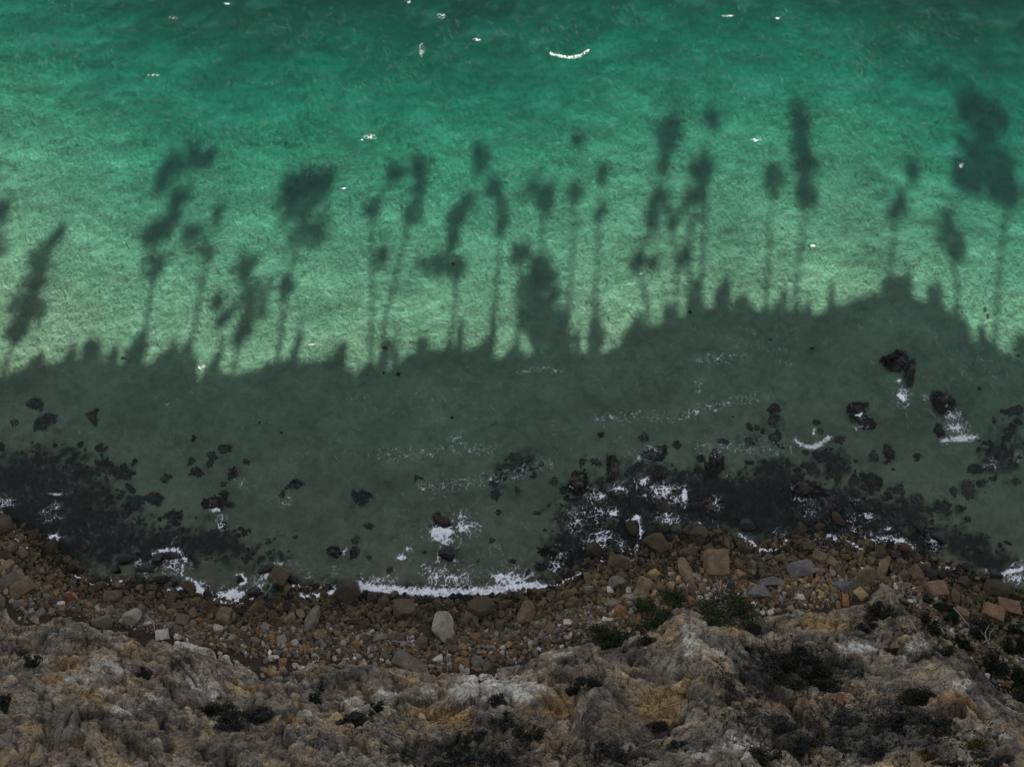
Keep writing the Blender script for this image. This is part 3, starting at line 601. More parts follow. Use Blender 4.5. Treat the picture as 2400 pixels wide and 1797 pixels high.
# rocks under or just breaking the water: (region, X, Y, w, h, angle, tone, emergent 0..1, own label)
W_ = [(4, 220, 395, 95, 75, 0, 'dark', 0), (4, 90, 525, 55, 50, 0, 'dark', 0), (4, 305, 500, 120, 85, 0, 'dark', 0), (4, 240, 550, 60, 40, 0, 'dark', 0), (4, 595, 490, 50, 105, 20, 'plum', 0), (4, 620, 438, 25, 25, 0, 'dark', 0), (4, 690, 800, 90, 80, 0, 'dark', 0), (4, 790, 855, 125, 80, -10, 'plum', 0), (4, 1070, 880, 55, 55, 0, 'plum', 0), (4, 1365, 735, 72, 55, 0, 'dark', 0), (4, 1355, 788, 50, 50, 0, 'dark', 0), (4, 1235, 770, 46, 45, 0, 'dark', 0), (4, 1265, 840, 78, 62, 0, 'dark', 0), (4, 1450, 690, 62, 60, 0, 'plum', .2), (4, 1510, 850, 62, 60, 0, 'plum', .2), (4, 1405, 1032, 98, 98, 0, 'plum', .6, "square dark brown rock with foam along its shoreward edge"), (4, 1482, 1055, 72, 40, 0, 'black', 0), (4, 1000, 1015, 82, 80, 0, 'plum', .1), (4, 1132, 1138, 98, 80, 0, 'plum', .1), (4, 860, 1045, 115, 85, 30, 'dark', 0), (4, 1907, 920, 86, 55, 0, 'black', .4), (4, 1826, 985, 35, 46, 0, 'dark', 0), (4, 1740, 1290, 72, 52, 20, 'black', 0), (4, 2165, 1355, 82, 62, 0, 'black', .6), (4, 1445, 920, 50, 40, 0, 'dark', 0), (4, 1900, 1262, 55, 32, -20, 'black', 0), (4, 1592, 775, 46, 36, 0, 'dark', 0),
      (5, 92, 1000, 50, 78, 10, 'black', .1), (5, 146, 1012, 60, 112, 0, 'black', .2), (5, 180, 1190, 62, 50, 0, 'black', 0), (5, 92, 1275, 62, 62, 0, 'dark', 0), (5, 86, 1360, 62, 72, 0, 'black', .2), (5, 180, 1397, 46, 40, 0, 'dark', 0), (5, 1015, 1105, 36, 46, 0, 'black', 0), (5, 1262, 1110, 62, 30, 0, 'black', 0), (5, 975, 1290, 46, 46, 0, 'dark', 0), (5, 1375, 902, 56, 50, 0, 'plum', 0), (5, 1440, 960, 56, 60, 0, 'black', 0), (5, 1535, 920, 135, 115, 0, 'plum', .7, "domed brown rock with a foam rim at the reef edge"), (5, 1755, 812, 76, 148, 5, 'plum', .6), (5, 1560, 772, 46, 50, 0, 'dark', 0), (5, 1645, 776, 76, 50, 0, 'dark', 0), (5, 1955, 622, 66, 55, 0, 'dark', 0), (5, 2035, 722, 128, 82, 0, 'plum', .1), (5, 2170, 662, 56, 50, 0, 'black', 0), (5, 1945, 787, 36, 46, 0, 'dark', 0), (5, 2060, 850, 105, 80, 0, 'black', .1), (5, 1650, 1062, 84, 72, 0, 'plum', .5), (5, 482, 882, 26, 46, 0, 'black', 0), (5, 515, 880, 18, 18, 0, 'black', 0), (5, 1002, 985, 52, 82, 0, 'black', 0), (5, 2172, 990, 84, 82, 0, 'plum', .6), (5, 2082, 1062, 92, 92, 0, 'plum', .5), (5, 1110, 1420, 46, 40, 0, 'black', .1), (5, 890, 1430, 52, 40, 0, 'dark', 0), (5, 540, 1366, 36, 30, 0, 'dark', 0), (5, 1210, 1505, 36, 36, 0, 'black', .3), (5, 1380, 1360, 150, 85, -10, 'plum', .5), (5, 1700, 1180, 120, 90, 0, 'plum', .4), (5, 1560, 1210, 90, 80, 0, 'black', .1), (5, 1950, 900, 80, 70, 0, 'plum', .3), (5, 1300, 1460, 80, 60, 0, 'black', .2),
      (6, 1385, 122, 128, 125, 15, 'black', .5, "black rock farthest out to sea, bulky, right side"), (6, 1475, 195, 62, 152, -12, 'black', .4, "narrow black rock just right of the farthest sea rock"), (6, 1130, 445, 135, 85, 35, 'black', .5), (6, 1188, 522, 92, 80, 0, 'black', .2), (6, 1690, 395, 140, 112, 25, 'black', .5), (6, 1662, 572, 62, 72, 0, 'black', .2), (6, 596, 430, 56, 60, 0, 'plum', .1), (6, 590, 512, 76, 80, 0, 'dark', 0), (6, 600, 622, 72, 82, 0, 'black', 0), (6, 265, 647, 72, 50, 0, 'dark', 0), (6, 212, 792, 112, 145, -10, 'plum', .6), (6, 830, 822, 82, 80, 0, 'dark', 0), (6, 940, 740, 90, 80, 0, 'dark', 0), (6, 1010, 810, 110, 110, 0, 'dark', 0), (6, 800, 717, 46, 40, 0, 'dark', 0), (6, 870, 732, 62, 60, 0, 'dark', 0), (6, 1235, 740, 60, 80, 0, 'dark', 0), (6, 1337, 720, 66, 86, 0, 'black', .1), (6, 1315, 782, 36, 30, 0, 'black', 0), (6, 1518, 742, 46, 56, 0, 'dark', 0), (6, 1015, 635, 66, 52, 0, 'dark', 0), (6, 865, 520, 40, 40, 0, 'dark', 0), (6, 895, 577, 36, 30, 0, 'dark', 0), (6, 480, 555, 42, 36, 0, 'dark', 0), (6, 815, 962, 165, 112, -5, 'plum', .6), (6, 1232, 912, 124, 98, 0, 'plum', .1), (6, 1110, 920, 82, 92, 0, 'dark', 0), (6, 1400, 975, 90, 80, 0, 'dark', 0), (6, 1340, 965, 60, 60, 0, 'dark', 0), (6, 1485, 1022, 52, 52, 0, 'dark', 0), (6, 1540, 1005, 76, 52, 0, 'dark', 0), (6, 1690, 1072, 120, 100, 0, 'dark', 0), (6, 1855, 960, 90, 112, 0, 'plum', 0), (6, 1935, 915, 60, 50, 0, 'dark', 0), (6, 1755, 970, 60, 62, 0, 'dark', 0), (6, 1895, 822, 80, 72, 0, 'plum', 0), (6, 2000, 750, 90, 100, 0, 'plum', 0), (6, 2050, 720, 80, 80, 0, 'dark', 0), (6, 2155, 442, 110, 62, 15, 'dark', 0), (6, 2155, 902, 70, 50, 0, 'dark', 0), (6, 2020, 507, 30, 46, 0, 'black', 0), (6, 1840, 1150, 56, 50, 0, 'dark', 0), (6, 1400, 1165, 90, 80, 0, 'black', .1), (6, 1820, 1272, 105, 72, 0, 'dark', 0), (6, 1160, 1080, 110, 95, 0, 'black', .6), (6, 180, 1052, 125, 102, 0, 'plum', .4), (6, 950, 1050, 84, 105, 0, 'plum', .3), (6, 1150, 1152, 62, 70, 0, 'black', .5), (6, 1365, 825, 26, 20, 0, 'black', 0), (6, 1160, 852, 30, 52, 0, 'dark', 0), (6, 410, 1060, 100, 110, 0, 'black', .1), (6, 650, 1100, 110, 80, 0, 'black', .1), (6, 550, 890, 120, 80, 0, 'black', 0)]

placed = []                                  # (x, y, radius) footprints
def put_rock(name, entry, wet):
    r_, X, Y, w, h, ang, tone, k = entry[:8]
    own = entry[8] if len(entry) > 8 else None
    px, py = P(r_, X, Y); s = REG[r_][2]
    rr = np.random.default_rng(int(px * 13 + py * 7))
    if wet:
        x, y = at(px, py, -.3 + .5 * k); zg = float(ground_z(x, y))
    else:
        x, y, zg = on_ground(px, py, .35)
    x, y, zg = float(x), float(y), float(zg)
    m = float(mpp(y, zg))
    dw = w * s * m; dh = h * s * m / .97
    if wet:
        zt = (-.2 - min(.5, .45 * max(-zg - .3, 0)) * rr.uniform(.4, 1.2)) if k < .05 else -.12 + .95 * k * min(1.0, dw / 2.5)
        zb = zg - .35
        dz = max(zt - zb, .35)
        z = zt - dz / 2
        V, Fc = rock_shape(3, rr, .5, .26)
    else:
        dz = .68 * min(dw, dh) * rr.uniform(.85, 1.1)
        z = max(zg, -.35) + dz * .5 - dz * .2
        V, Fc = rock_shape(3, rr, k, .035)
    me = make_mesh(name, V * np.array([dw, dh, dz]) * 1.04, Fc, [M_WET if (wet or tone in ('dark', 'black', 'plum')) else M_ROCK], True, None, sharp=R(30))
    o = link(name, me, None, (x, y, z), (rr.uniform(-.08, .08), rr.uniform(-.08, .08), R(ang)))
    t = np.array(TONES[tone]) * rr.uniform(.85, 1.18)
    if not wet: t = t * (.55 + .6 * float(sstep(.3, 2.6, float(shore_y(np.float64(x))) - y)))      # sea-wetted stone is darker
    if wet and k < .05: t = t * rr.uniform(1.0, 2.4)
    o.color = (*t, 1)
    if wet:
        n = int(np.clip(130 * dw * dh, 60, 520)); a = rr.uniform(0, 6.283, n); q = np.where(rr.random(n) < .72, rr.normal(.42, .07, n), rr.uniform(.1, .42, n))
        q = q * (1 + .26 * np.sin(2 * a + rr.uniform(0, 6)) + .2 * np.sin(3 * a + rr.uniform(0, 6)) + .12 * np.sin(7 * a + rr.uniform(0, 6)))
        c = np.stack([np.cos(a) * q * dw, np.sin(a) * q * dh, rr.uniform(-.25, .42, n) * dz * (1.1 - q)], -1)
        if k < .05: c[:, 2] = np.minimum(c[:, 2], dz * .45)
        t1 = np.stack([np.cos(a + rr.normal(0, .9, n)), np.sin(a + rr.normal(0, .9, n)), rr.normal(-.3, .3, n)], -1) * rr.uniform(.3, 1.0, n)[:, None] * min(.24, .06 + .09 * min(dw, dh))
        t2 = np.cross(t1, rr.normal(size=(n, 3)) + np.array([0, 0, 2.5])) * .55
        lv = np.stack([c - t1, c - t2, c + t1, c + t2], 1).reshape(-1, 3)
        lv[:, 2] = np.minimum(lv[:, 2] + z, .05 + .5 * k) - z
        wo_ = link("seaweed", make_mesh("seaweed", lv, np.arange(4 * n).reshape(n, 4), [M_WEED], False), o); wq = rr.uniform(.6, 2.2) * (1.9 if k < .05 else 1.0); wo_.color = (.006 * wq, .0065 * wq, .0045 * wq, 1)
    placed.append((x, y, .5 * max(dw, dh) * .8))
    if own: tag(o, own, "rock" if wet else "boulder")
    else:
        kw = ("rock awash" if k > .25 else "sunken rock") if wet else ("small stone" if w < 50 else ("long boulder" if max(w, h) > 1.7 * min(w, h) else "boulder"))
        register(o, px, py, kw, tone, "rock" if wet else ("stone" if w < 50 else "boulder"))
for e in B: put_rock("boulder" if max(e[3], e[4]) >= 50 else "beach_stone", e, False)
for e in W_: put_rock("sea_rock", e, True)
NHAND = len(placed)

# loose rubble: 150 medium stones as individuals, the smaller ones as one mass
base_y = lambda x: np.interp(x, bxx, byy)
hx = np.array([p[0] for p in placed]); hy = np.array([p[1] for p in placed]); hr = np.array([p[2] for p in placed])
cell = {}
def free(x, y, r, f=.8):
    if np.any((hx - x) ** 2 + (hy - y) ** 2 < ((hr + r) * f) ** 2): return False
    ci, cj = int(x // 1.5), int(y // 1.5)
    for a in range(ci - 1, ci + 2):
        for b in range(cj - 1, cj + 2):
            for (u, v, q) in cell.get((a, b), ()):
                if (u - x) ** 2 + (v - y) ** 2 < ((q + r) * f) ** 2: return False
    return True
def take(x, y, r): cell.setdefault((int(x // 1.5), int(y // 1.5)), []).append((x, y, r))
def rubble_tone(x, d, w, r):
    """d: metres landward of the water line, w: width of the beach there"""
    f = np.clip(d / max(w, 1), 0, 1)
    px = 1200 + x / .047
    right = 1 if 1350 < px < 1980 else 0
    if d < 1.0: k = r.choice(['dark', 'olive', 'brown', 'black'], p=[.35, .35, .2, .1])
    elif f < .45: k = r.choice(['olive', 'brown', 'tan', 'green', 'dark'], p=[.34, .42, .14, .03, .07])
    elif right: k = r.choice(['brown', 'tan', 'orange', 'yellow', 'pale', 'grey', 'white'], p=[.22, .25, .16, .10, .1, .13, .04])
    else: k = r.choice(['brown', 'tan', 'grey', 'pale', 'white', 'orange'], p=[.3, .24, .24, .12, .04, .06])
    return k
TPL = [make_mesh("rubble_stone", *rock_shape(2, np.random.default_rng(100 + i), .3 + .5 * (i % 3) / 2, .05), [M_ROCK], True, None, R(32)) for i in range(14)]
n = 0; tries = 0; rr = np.random.default_rng(77)
while n < 150 and tries < 9000:
    tries += 1
    x = rr.uniform(-58, 58); sy = float(shore_y(np.float64(x))); w = sy - float(base_y(x))
    d = w * (rr.beta(1.2, 2.4)) - .5
    if w < 2 or d > w - .6: continue
    y = sy - d; r = rr.uniform(.32, .62)
    if not free(x, y, r): continue
    take(x, y, r); n += 1
    z = float(ground_z(x, y)); tone = rubble_tone(x, d, w, rr)
    o = link("beach_stone", TPL[int(rr.integers(14))], None, (x, y, max(z, -.3) + r * .25), (rr.uniform(-.3, .3), rr.uniform(-.3, .3), rr.uniform(0, 6.3)), (r * rr.uniform(1.7, 2.5), r * rr.uniform(1.6, 2.0), r * rr.uniform(1.1, 1.6)))
    o.color = (*(np.array(TONES[tone]) * rr.uniform(.8, 1.25)), 1)
    qx, qy = to_px(x, y, z)
    register(o, float(qx), float(qy), "mid-sized stone", tone, "stone"); o["group"] = "mid-sized stones in the rubble strip"
resolve_labels()

def scatter_mass(name, pts, sizes, cols, level, seed, flat=.65):
    r = np.random.default_rng(seed)
    shapes = [rock_shape(level, np.random.default_rng(seed + i), .2 + .6 * (i % 2), .05) for i in range(10)]
    Vs, Fs, Cs = [], [], []; off = 0
    N = len(pts); pick = r.integers(0, 10, N); a = r.uniform(0, 6.28, N); tl = r.uniform(-.35, .35, (N, 2)); asp = r.uniform(.7, 1.35, N)
    for k in range(10):
        idx = np.where(pick == k)[0]
        Vv, Fc = shapes[k]; nv = len(Vv)
        sc = np.stack([sizes[idx] * asp[idx], sizes[idx] / asp[idx], sizes[idx] * flat], -1)
        L = Vv[None] * sc[:, None, :]
        L = L + np.stack([0 * L[..., 0], 0 * L[..., 0], L[..., 0] * tl[idx, 0][:, None] + L[..., 1] * tl[idx, 1][:, None]], -1)
        c, s_ = np.cos(a[idx])[:, None], np.sin(a[idx])[:, None]
        Xr = L[..., 0] * c - L[..., 1] * s_; Yr = L[..., 0] * s_ + L[..., 1] * c
        Vs.append((np.stack([Xr, Yr, L[..., 2]], -1) + pts[idx][:, None, :]).reshape(-1, 3))
        Fs.append((Fc[None] + (np.arange(len(idx)) * nv)[:, None, None] + off).reshape(-1, 3))
        Cs.append(np.repeat(cols[idx], nv, 0)); off += nv * len(idx)
    me = make_mesh(name, np.concatenate(Vs), np.concatenate(Fs), [M_PEB], True, {"Col": np.concatenate(Cs)}, sharp=R(35))
    return link(name, me)
pts, szs, cls = [], [], []
rr = np.random.default_rng(78); tries = 0
while len(pts) < 6200 and tries < 60000:
    tries += 1
    x = rr.uniform(-60, 60); sy = float(shore_y(np.float64(x))); w = sy - float(base_y(x))
    d = w * rr.beta(1.1, 1.5) - (.2 if (-20 < x < 6 or -37 < x < -25) else 1.0)
    if w < 1.5 or d > w + .3: continue
    f = d / w
    if f > .6 and rr.random() < .4: continue
    r = rr.uniform(.13, .34) if rr.random() < .8 else rr.uniform(.3, .42)
    y = sy - d
    if not free(x, y, r, .62): continue
    take(x, y, r)
    pts.append((x, y, max(float(ground_z(x, y)), -.25) + r * .3)); szs.append(2 * r); cls.append(np.array(TONES[rubble_tone(x, d, w, rr)]) * rr.uniform(.7, 1.3))
o = scatter_mass("rubble_stones", np.array(pts), np.array(szs), np.array(cls), 1, 200)
tag(o, "small brown and grey stones packed along the beach", "rubble", kind="stuff")
N = 20000
x = rr.uniform(-60, 60, N); sy = shore_y(x); w = sy - base_y(x)
d = w * rr.beta(1.7, 1.2, N) - .3
keep = (w > 1.5) & (rr.random(N) < .25 + .75 * sstep(-.1, .25, fbm(x * .18, (sy - d) * .25, 3, 3.0) + .35 * (d / w - .5)))
x, d, w, sy = x[keep], d[keep], w[keep], sy[keep]
y = sy - d; z = ground_z(x, y)
sz = rr.uniform(.09, .25, len(x)) * (1 + .8 * (rr.random(len(x)) < .12))
tc = np.array([TONES[rubble_tone(a, b, c, rr)] for a, b, c in zip(x, d, w)]) * rr.uniform(.7, 1.5, len(x))[:, None]
o = scatter_mass("gravel", np.stack([x, y, z + sz * .2 + .03], -1), sz, tc, 0, 300)
tag(o, "pale and brown gravel between the beach stones", "gravel", kind="stuff")
# broken blocks and loose debris on the cliff face
r = np.random.default_rng(733)
ci = r.integers(5, len(cx) - 5, 9000); cj = r.integers(4, int(nrow * .8), 9000)
ok = (np.abs(cx[ci]) < 58) & (PYD[ci, cj] < 1880) & (r.random(9000) < sstep(-.2, .3, fbm(CX[ci, cj] * .25, W[ci, cj] * .25, 3, 66.0)))
ci, cj = ci[ok][:2600], cj[ok][:2600]
sz = .16 + 1.0 * r.random(len(ci)) ** 3.2
o = scatter_mass("cliff_blocks", np.stack([CXd[ci, cj], CYd[ci, cj], CZd[ci, cj] - sz * .12], -1), sz, np.clip(cc[ci, cj] * r.uniform(.75, 1.3, len(ci))[:, None], .02, .8), 1, 500, .8)
o.data.materials[0] = M_CLIFF
tag(o, "broken sandstone blocks and debris lodged on the cliff face", "debris", kind="stuff")
# rocks of the dark reef, too many to tell apart
N = 5200
pxr = rr.uniform(-60, 2460, N); pyr = rr.uniform(930, 1420, N)
x, y = at(pxr, pyr, -.5); e = env_sum(pxr + 30 * fbm(x * .3, y * .3, 3, 2.), pyr, REEF, fall=.55)
keep = (e + .45 * fbm(x * .6, y * .6, 3, 9.) > .40) & (y - shore_y(x) > .1)
x, y = x[keep], y[keep]; z = ground_z(x, y); sz = rr.uniform(.25, .95, len(x)) ** 1.4 + .1
zt = np.minimum(z + sz * .35, -.1 - .25 * rr.random(len(x)))
o = scatter_mass("reef_rocks", np.stack([x, y, zt - sz * .3], -1), sz, np.array([.75, 1.1, .95]) * np.array([TONES['plum' if q < .3 else ('dark' if q < .6 else 'black')] for q in rr.random(len(x))]) * rr.uniform(.6, 1.5, len(x))[:, None], 1, 400)
tag(o, "dark weed-covered reef stones under the shallow water", "reef", kind="stuff")

# ------------------------------------------------------------------ foam and painted glints
FB = []                                     # blobs (region, X, Y, rx, ry, strength)
def line(r, pts, rad, s):
    for (a, b), (c, d) in zip(pts[:-1], pts[1:]):
        k = max(1, int(math.hypot(c - a, d - b) / (rad * .8)))
        for i in range(k + 1):
            FB.append((r, a + (c - a) * i / k, b + (d - b) * i / k, rad, rad, s))
line(2, [(120, 478), (250, 498), (500, 516), (720, 526), (900, 512), (1100, 490), (1280, 478)], 36, 1.12)
line(2, [(1280, 492), (1450, 455), (1560, 390)], 18, 1.0)
line(2, [(1860, 60), (1920, 40), (1945, 120), (1920, 220), (1860, 300)], 26, .74)
line(1, [(0, 20), (60, 70), (100, 130), (150, 230)], 24, .85)
line(1, [(500, 420), (620, 470), (740, 460), (830, 440)], 22, .85)
line(1, [(1000, 270), (1060, 250), (1150, 245), (1190, 300), (1180, 400)], 22, .75)
line(1, [(1080, 495), (1180, 495), (1215, 430), (1260, 450), (1300, 500)], 16, 1.0)
line(1, [(1290, 510), (1400, 565), (1500, 585), (1620, 560)], 28, 1.2)
line(1, [(1950, 545), (2060, 545), (2170, 512)], 24, 1.1)
line(1, [(1530, 410), (1570, 405), (1590, 450), (1550, 470)], 14, .85)
line(3, [(370, 150), (430, 190), (500, 250), (560, 250), (640, 215), (670, 185)], 20, .9)
line(3, [(820, 180), (900, 160), (1000, 170), (1070, 200), (1200, 185), (1320, 180), (1430, 190), (1500, 240)], 26, .85)
line(3, [(1540, 330), (1600, 350), (1700, 360), (1760, 370)], 11, .85)
line(3, [(2070, 400), (2150, 380), (2240, 355)], 18, 1.15)
line(5, [(270, 740), (500, 722), (720, 700), (960, 690)], 55, .33)  # faint offshore lines from here on: ripple glints painted as thin foam
line(5, [(540, 940), (800, 920), (1050, 880), (1330, 800)], 52, .36)
line(5, [(1150, 200), (1300, 180), (1420, 195)], 24, .38)
line(5, [(1650, 510), (1800, 500), (1950, 480), (2180, 500)], 50, .33)
line(6, [(0, 480), (150, 430), (350, 390), (550, 360)], 44, .34)
line(6, [(100, 690), (400, 690), (700, 700)], 50, .32)
line(6, [(100, 120), (260, 110), (420, 80)], 50, .32)
line(6, [(620, 130), (720, 155)], 16, .4)
line(5, [(1480, 940), (1510, 965), (1560, 968), (1595, 945)], 9, .9)
FB += [(2, 250, 445, 120, 40, .62), (2, 700, 425, 190, 95, .72), (2, 1080, 435, 140, 70, .85), (2, 645, 135, 95, 70, 1.0), (2, 690, 195, 80, 45, .85), (2, 800, 80, 95, 75, .8), (2, 790, 110, 50, 40, .7), (2, 385, 295, 55, 24, .85), (2, 440, 240, 32, 26, .72), (2, 618, 300, 25, 60, .75), (2, 735, 320, 40, 40, .68), (2, 1395, 270, 60, 45, .8), (2, 1390, 340, 50, 60, .62), (2, 560, 370, 80, 60, .52), (2, 130, 420, 60, 50, .5), (2, 1000, 250, 60, 60, .3), (2, 320, 400, 40, 50, .55), (2, 15, 260, 40, 40, .6),
       (2, 1690, 180, 110, 100, .68), (2, 1800, 240, 70, 60, .66), (2, 1690, 320, 22, 26, .95), (2, 1500, 60, 70, 60, .62), (2, 2100, 30, 90, 40, .66), (2, 1640, 60, 60, 50, .55), (2, 1880, 300, 60, 40, .7), (2, 600, 560, 80, 30, .5), (2, 560, 620, 40, 60, .4), (2, 690, 590, 60, 30, .5),
       (1, 350, 165, 45, 26, 1.05), (1, 160, 220, 65, 55, .8), (1, 640, 450, 150, 40, .6), (1, 965, 375, 60, 50, .75), (1, 1120, 350, 100, 90, .66), (1, 1490, 540, 130, 50, 1.1), (1, 1740, 415, 60, 26, 1.05), (1, 1700, 470, 75, 60, .72), (1, 1800, 335, 70, 26, .75), (1, 1935, 475, 65, 20, .95), (1, 2170, 380, 50, 40, .5), (1, 1990, 400, 60, 40, .5), (1, 1440, 50, 40, 40, .5), (1, 1300, 470, 60, 40, .6), (1, 900, 330, 40, 30, .6), (1, 2090, 490, 80, 40, .6),
       (3, 90, 70, 55, 18, .8), (3, 530, 250, 80, 34, .75), (3, 525, 312, 20, 22, .85), (3, 930, 215, 60, 40, .6), (3, 1200, 190, 150, 55, .75), (3, 1125, 232, 60, 30, .8), (3, 1330, 170, 80, 50, .6), (3, 1210, 28, 50, 32, .85), (3, 1330, 110, 55, 22, .7), (3, 1640, 195, 70, 70, .5), (3, 2150, 430, 90, 50, .72), (3, 1975, 390, 50, 30, .55), (3, 1090, 40, 40, 60, .5), (3, 1100, 120, 60, 40, .55), (3, 200, 110, 60, 60, .45), (3, 620, 140, 60, 50, .45),
       (5, 1800, 950, 70, 45, .68), (5, 1640, 1000, 90, 50, .55), (5, 1500, 1160, 70, 90, .58), (5, 1650, 1110, 130, 90, .58), (5, 1950, 910, 60, 45, .8), (5, 2080, 970, 130, 60, .74), (5, 2160, 1020, 60, 60, .7), (5, 1762, 1110, 42, 30, .95), (5, 2110, 1150, 100, 45, .72), (5, 740, 640, 50, 60, .45), (5, 1680, 1000, 30, 30, .8), (5, 1900, 740, 90, 60, .36), (5, 2000, 700, 60, 30, .4),
       (6, 1425, 355, 50, 62, .85), (6, 1400, 255, 26, 16, .85), (6, 1140, 472, 36, 30, 1.05), (6, 1155, 562, 50, 20, .66), (6, 755, 950, 42, 22, 1.0), (6, 800, 1022, 65, 22, .7), (6, 1200, 1125, 50, 42, .85), (6, 1150, 1045, 60, 40, .55), (6, 200, 1050, 70, 50, .62), (6, 10, 1000, 22, 70, 1.0), (6, 2185, 1445, 60, 40, .7), (6, 300, 860, 45, 40, .55), (6, 110, 300, 30, 60, .5), (6, 830, 1090, 80, 60, .5), (6, 1570, 370, 30, 20, .6), (6, 2000, 800, 60, 50, .42), (6, 2180, 740, 60, 40, .42), (6, 850, 590, 14, 20, .9), (6, 200, 740, 60, 20, .5),
       (4, 360, 1070, 45, 32, .68), (4, 330, 1130, 90, 50, .5), (4, 1390, 1092, 38, 20, 1.1), (4, 1405, 1030, 45, 45, .56), (4, 1430, 1190, 45, 40, .58), (4, 1130, 1280, 40, 60, .46), (4, 1550, 920, 50, 40, .42), (4, 1850, 1040, 50, 50, .42), (4, 40, 1040, 70, 50, .74), (4, 1090, 405, 30, 8, .6)]
def foam_mesh(name, X0, X1, Y0, Y1, cell, blobs, lace=1.0, minu=.18, floor=0.0):
    x = np.arange(X0, X1, cell); y = np.arange(Y0, Y1, cell)
    A, Bq = np.meshgrid(x, y, indexing='ij')
    px, py = to_px(A, Bq, 0)
    wx_ = .5 * fbm(A * .9, Bq * .9, 3, 71.0); wy_ = .5 * fbm(A * .9, Bq * .9, 3, 73.0)
    wk = .25 if floor else 1.0
    e = env_sum(px + wx_ * 14 * wk, py + wy_ * 10 * wk, blobs) * (1.0 if floor else 1.24)
    p1, q1, _, _, _ = worley((A + 1.3 * wx_) * .85, (Bq + 1.3 * wy_) * .95, 5)
    p2, q2, _, _, _ = worley((A - wy_ * .8) * 1.9, (Bq + wx_ * .8) * 1.9, 23)
    rc = ridged(A * 4.6 + wx_, Bq * 4.2, 1, 91.0)
    pat = np.clip(.5 + 1.05 * fbm(A * .5, Bq * .5, 3, 97.0), 0, 1.25)
    br = np.clip(.75 + .8 * fbm(A * 1.6, Bq * 1.6, 2, 99.0), .15, 1.6)
    en = np.minimum(e, 1.0)
    w = (.03 + .30 * en ** 1.5 * pat * lace) * br + 1.3 * np.maximum(e - .76, 0) * (.3 + pat)
    la = 1 - (q1 - p1) / (w * .8); lb = 1 - (q2 - p2) / (w * .75); lc = (rc - 1) / (.5 * w) + 1
    L = np.maximum(np.maximum(la, lb * np.clip(.4 + pat, 0, 1)), lc * np.clip(en * 1.2 - .2, 0, 1))
    lines = np.clip(L * 1.7, 0, 1) * np.clip(.08 + 1.15 * e, 0, 1)
    film = .14 * np.clip(e - .3, 0, .8) * np.clip(pat, 0, 1) + .75 * np.clip(e - .8, 0, .6) * np.clip(.4 + pat, 0, 1)
    dens = np.clip(np.maximum(lines, film) * (.7 if floor else 1.0), .002, 1)
    m = ((dens > .03) | (floor > 0)) & (e > minu)
    m = m[:-1, :-1]
    h = .035 + .05 * np.clip(e, 0, 1.2) * (.5 + .8 * fbm(A * 2, Bq * 2, 2, 5.0)) + .03 * rc * e
    sy = shore_y(A); run = np.where(Bq < sy + .2, np.maximum(ground_z(A, Bq), 0) + .06, 0)
    V = np.stack([A, Bq, h + run], -1).reshape(-1, 3)
    Fc = grid_faces(len(x), len(y)).reshape(len(x) - 1, len(y) - 1, 4)[m]
    used, inv = np.unique(Fc.ravel(), return_inverse=True)
    return make_mesh(name, V[used], inv.reshape(-1, 4), [M_FOAM], True, {"dens": dens.reshape(-1)[used]})
o = link("surf_foam_and_glints", foam_mesh("surf_foam_and_glints", -60, 60, 40.0, 74.0, .085, FB))
tag(o, "white lacy surf foam round the shore rocks, with painted ripple glints farther out", "foam", kind="stuff")
def breaker(label, blobs, cell=.07, name="breaking_wave", cat="wave", pad=2.0):
    ps = [P(b[0], b[1], b[2]) for b in blobs]
    xs, ys = at(np.array([p[0] for p in ps]), np.array([p[1] for p in ps]), 0.0)
    me = foam_mesh(name, xs.min() - pad, xs.max() + pad, ys.min() - pad, ys.max() + pad, cell, blobs, 1.0, .3, .06)
    if len(me.vertices) == 0: return
    tag(link(name, me), label, cat)
def arc(r, pts, rad, s):
    keep = len(FB); line(r, pts, rad, s); out = FB[keep:]; del FB[keep:]; return out
breaker("curved white breaking wave among the right-hand sea rocks", arc(6, [(730, 640), (780, 680), (840, 690), (900, 655), (945, 625)], 21, 1.15))
breaker("triangular white foam patch shoreward of a black rock", [(6, 1750, 480, 55, 50, .95), (6, 1770, 560, 85, 60, .95), (6, 1800, 630, 100, 26, 1.15), (6, 1715, 425, 30, 22, .85), (6, 1870, 620, 50, 24, 1.1), (6, 1700, 640, 40, 26, 1.1)], name="foam_patch", cat="foam")
breaker("short white foam streak over the dark reef on the left", [(4, 330, 986, 26, 9, 1.3), (4, 370, 990, 40, 9, 1.3)], name="foam_patch", cat="foam")
breaker("long curved whitecap far out near the top of the sea", arc('F', [(1190, 117), (1208, 122), (1235, 125), (1255, 121), (1270, 111)], 3.6, .80), .06, "whitecap")
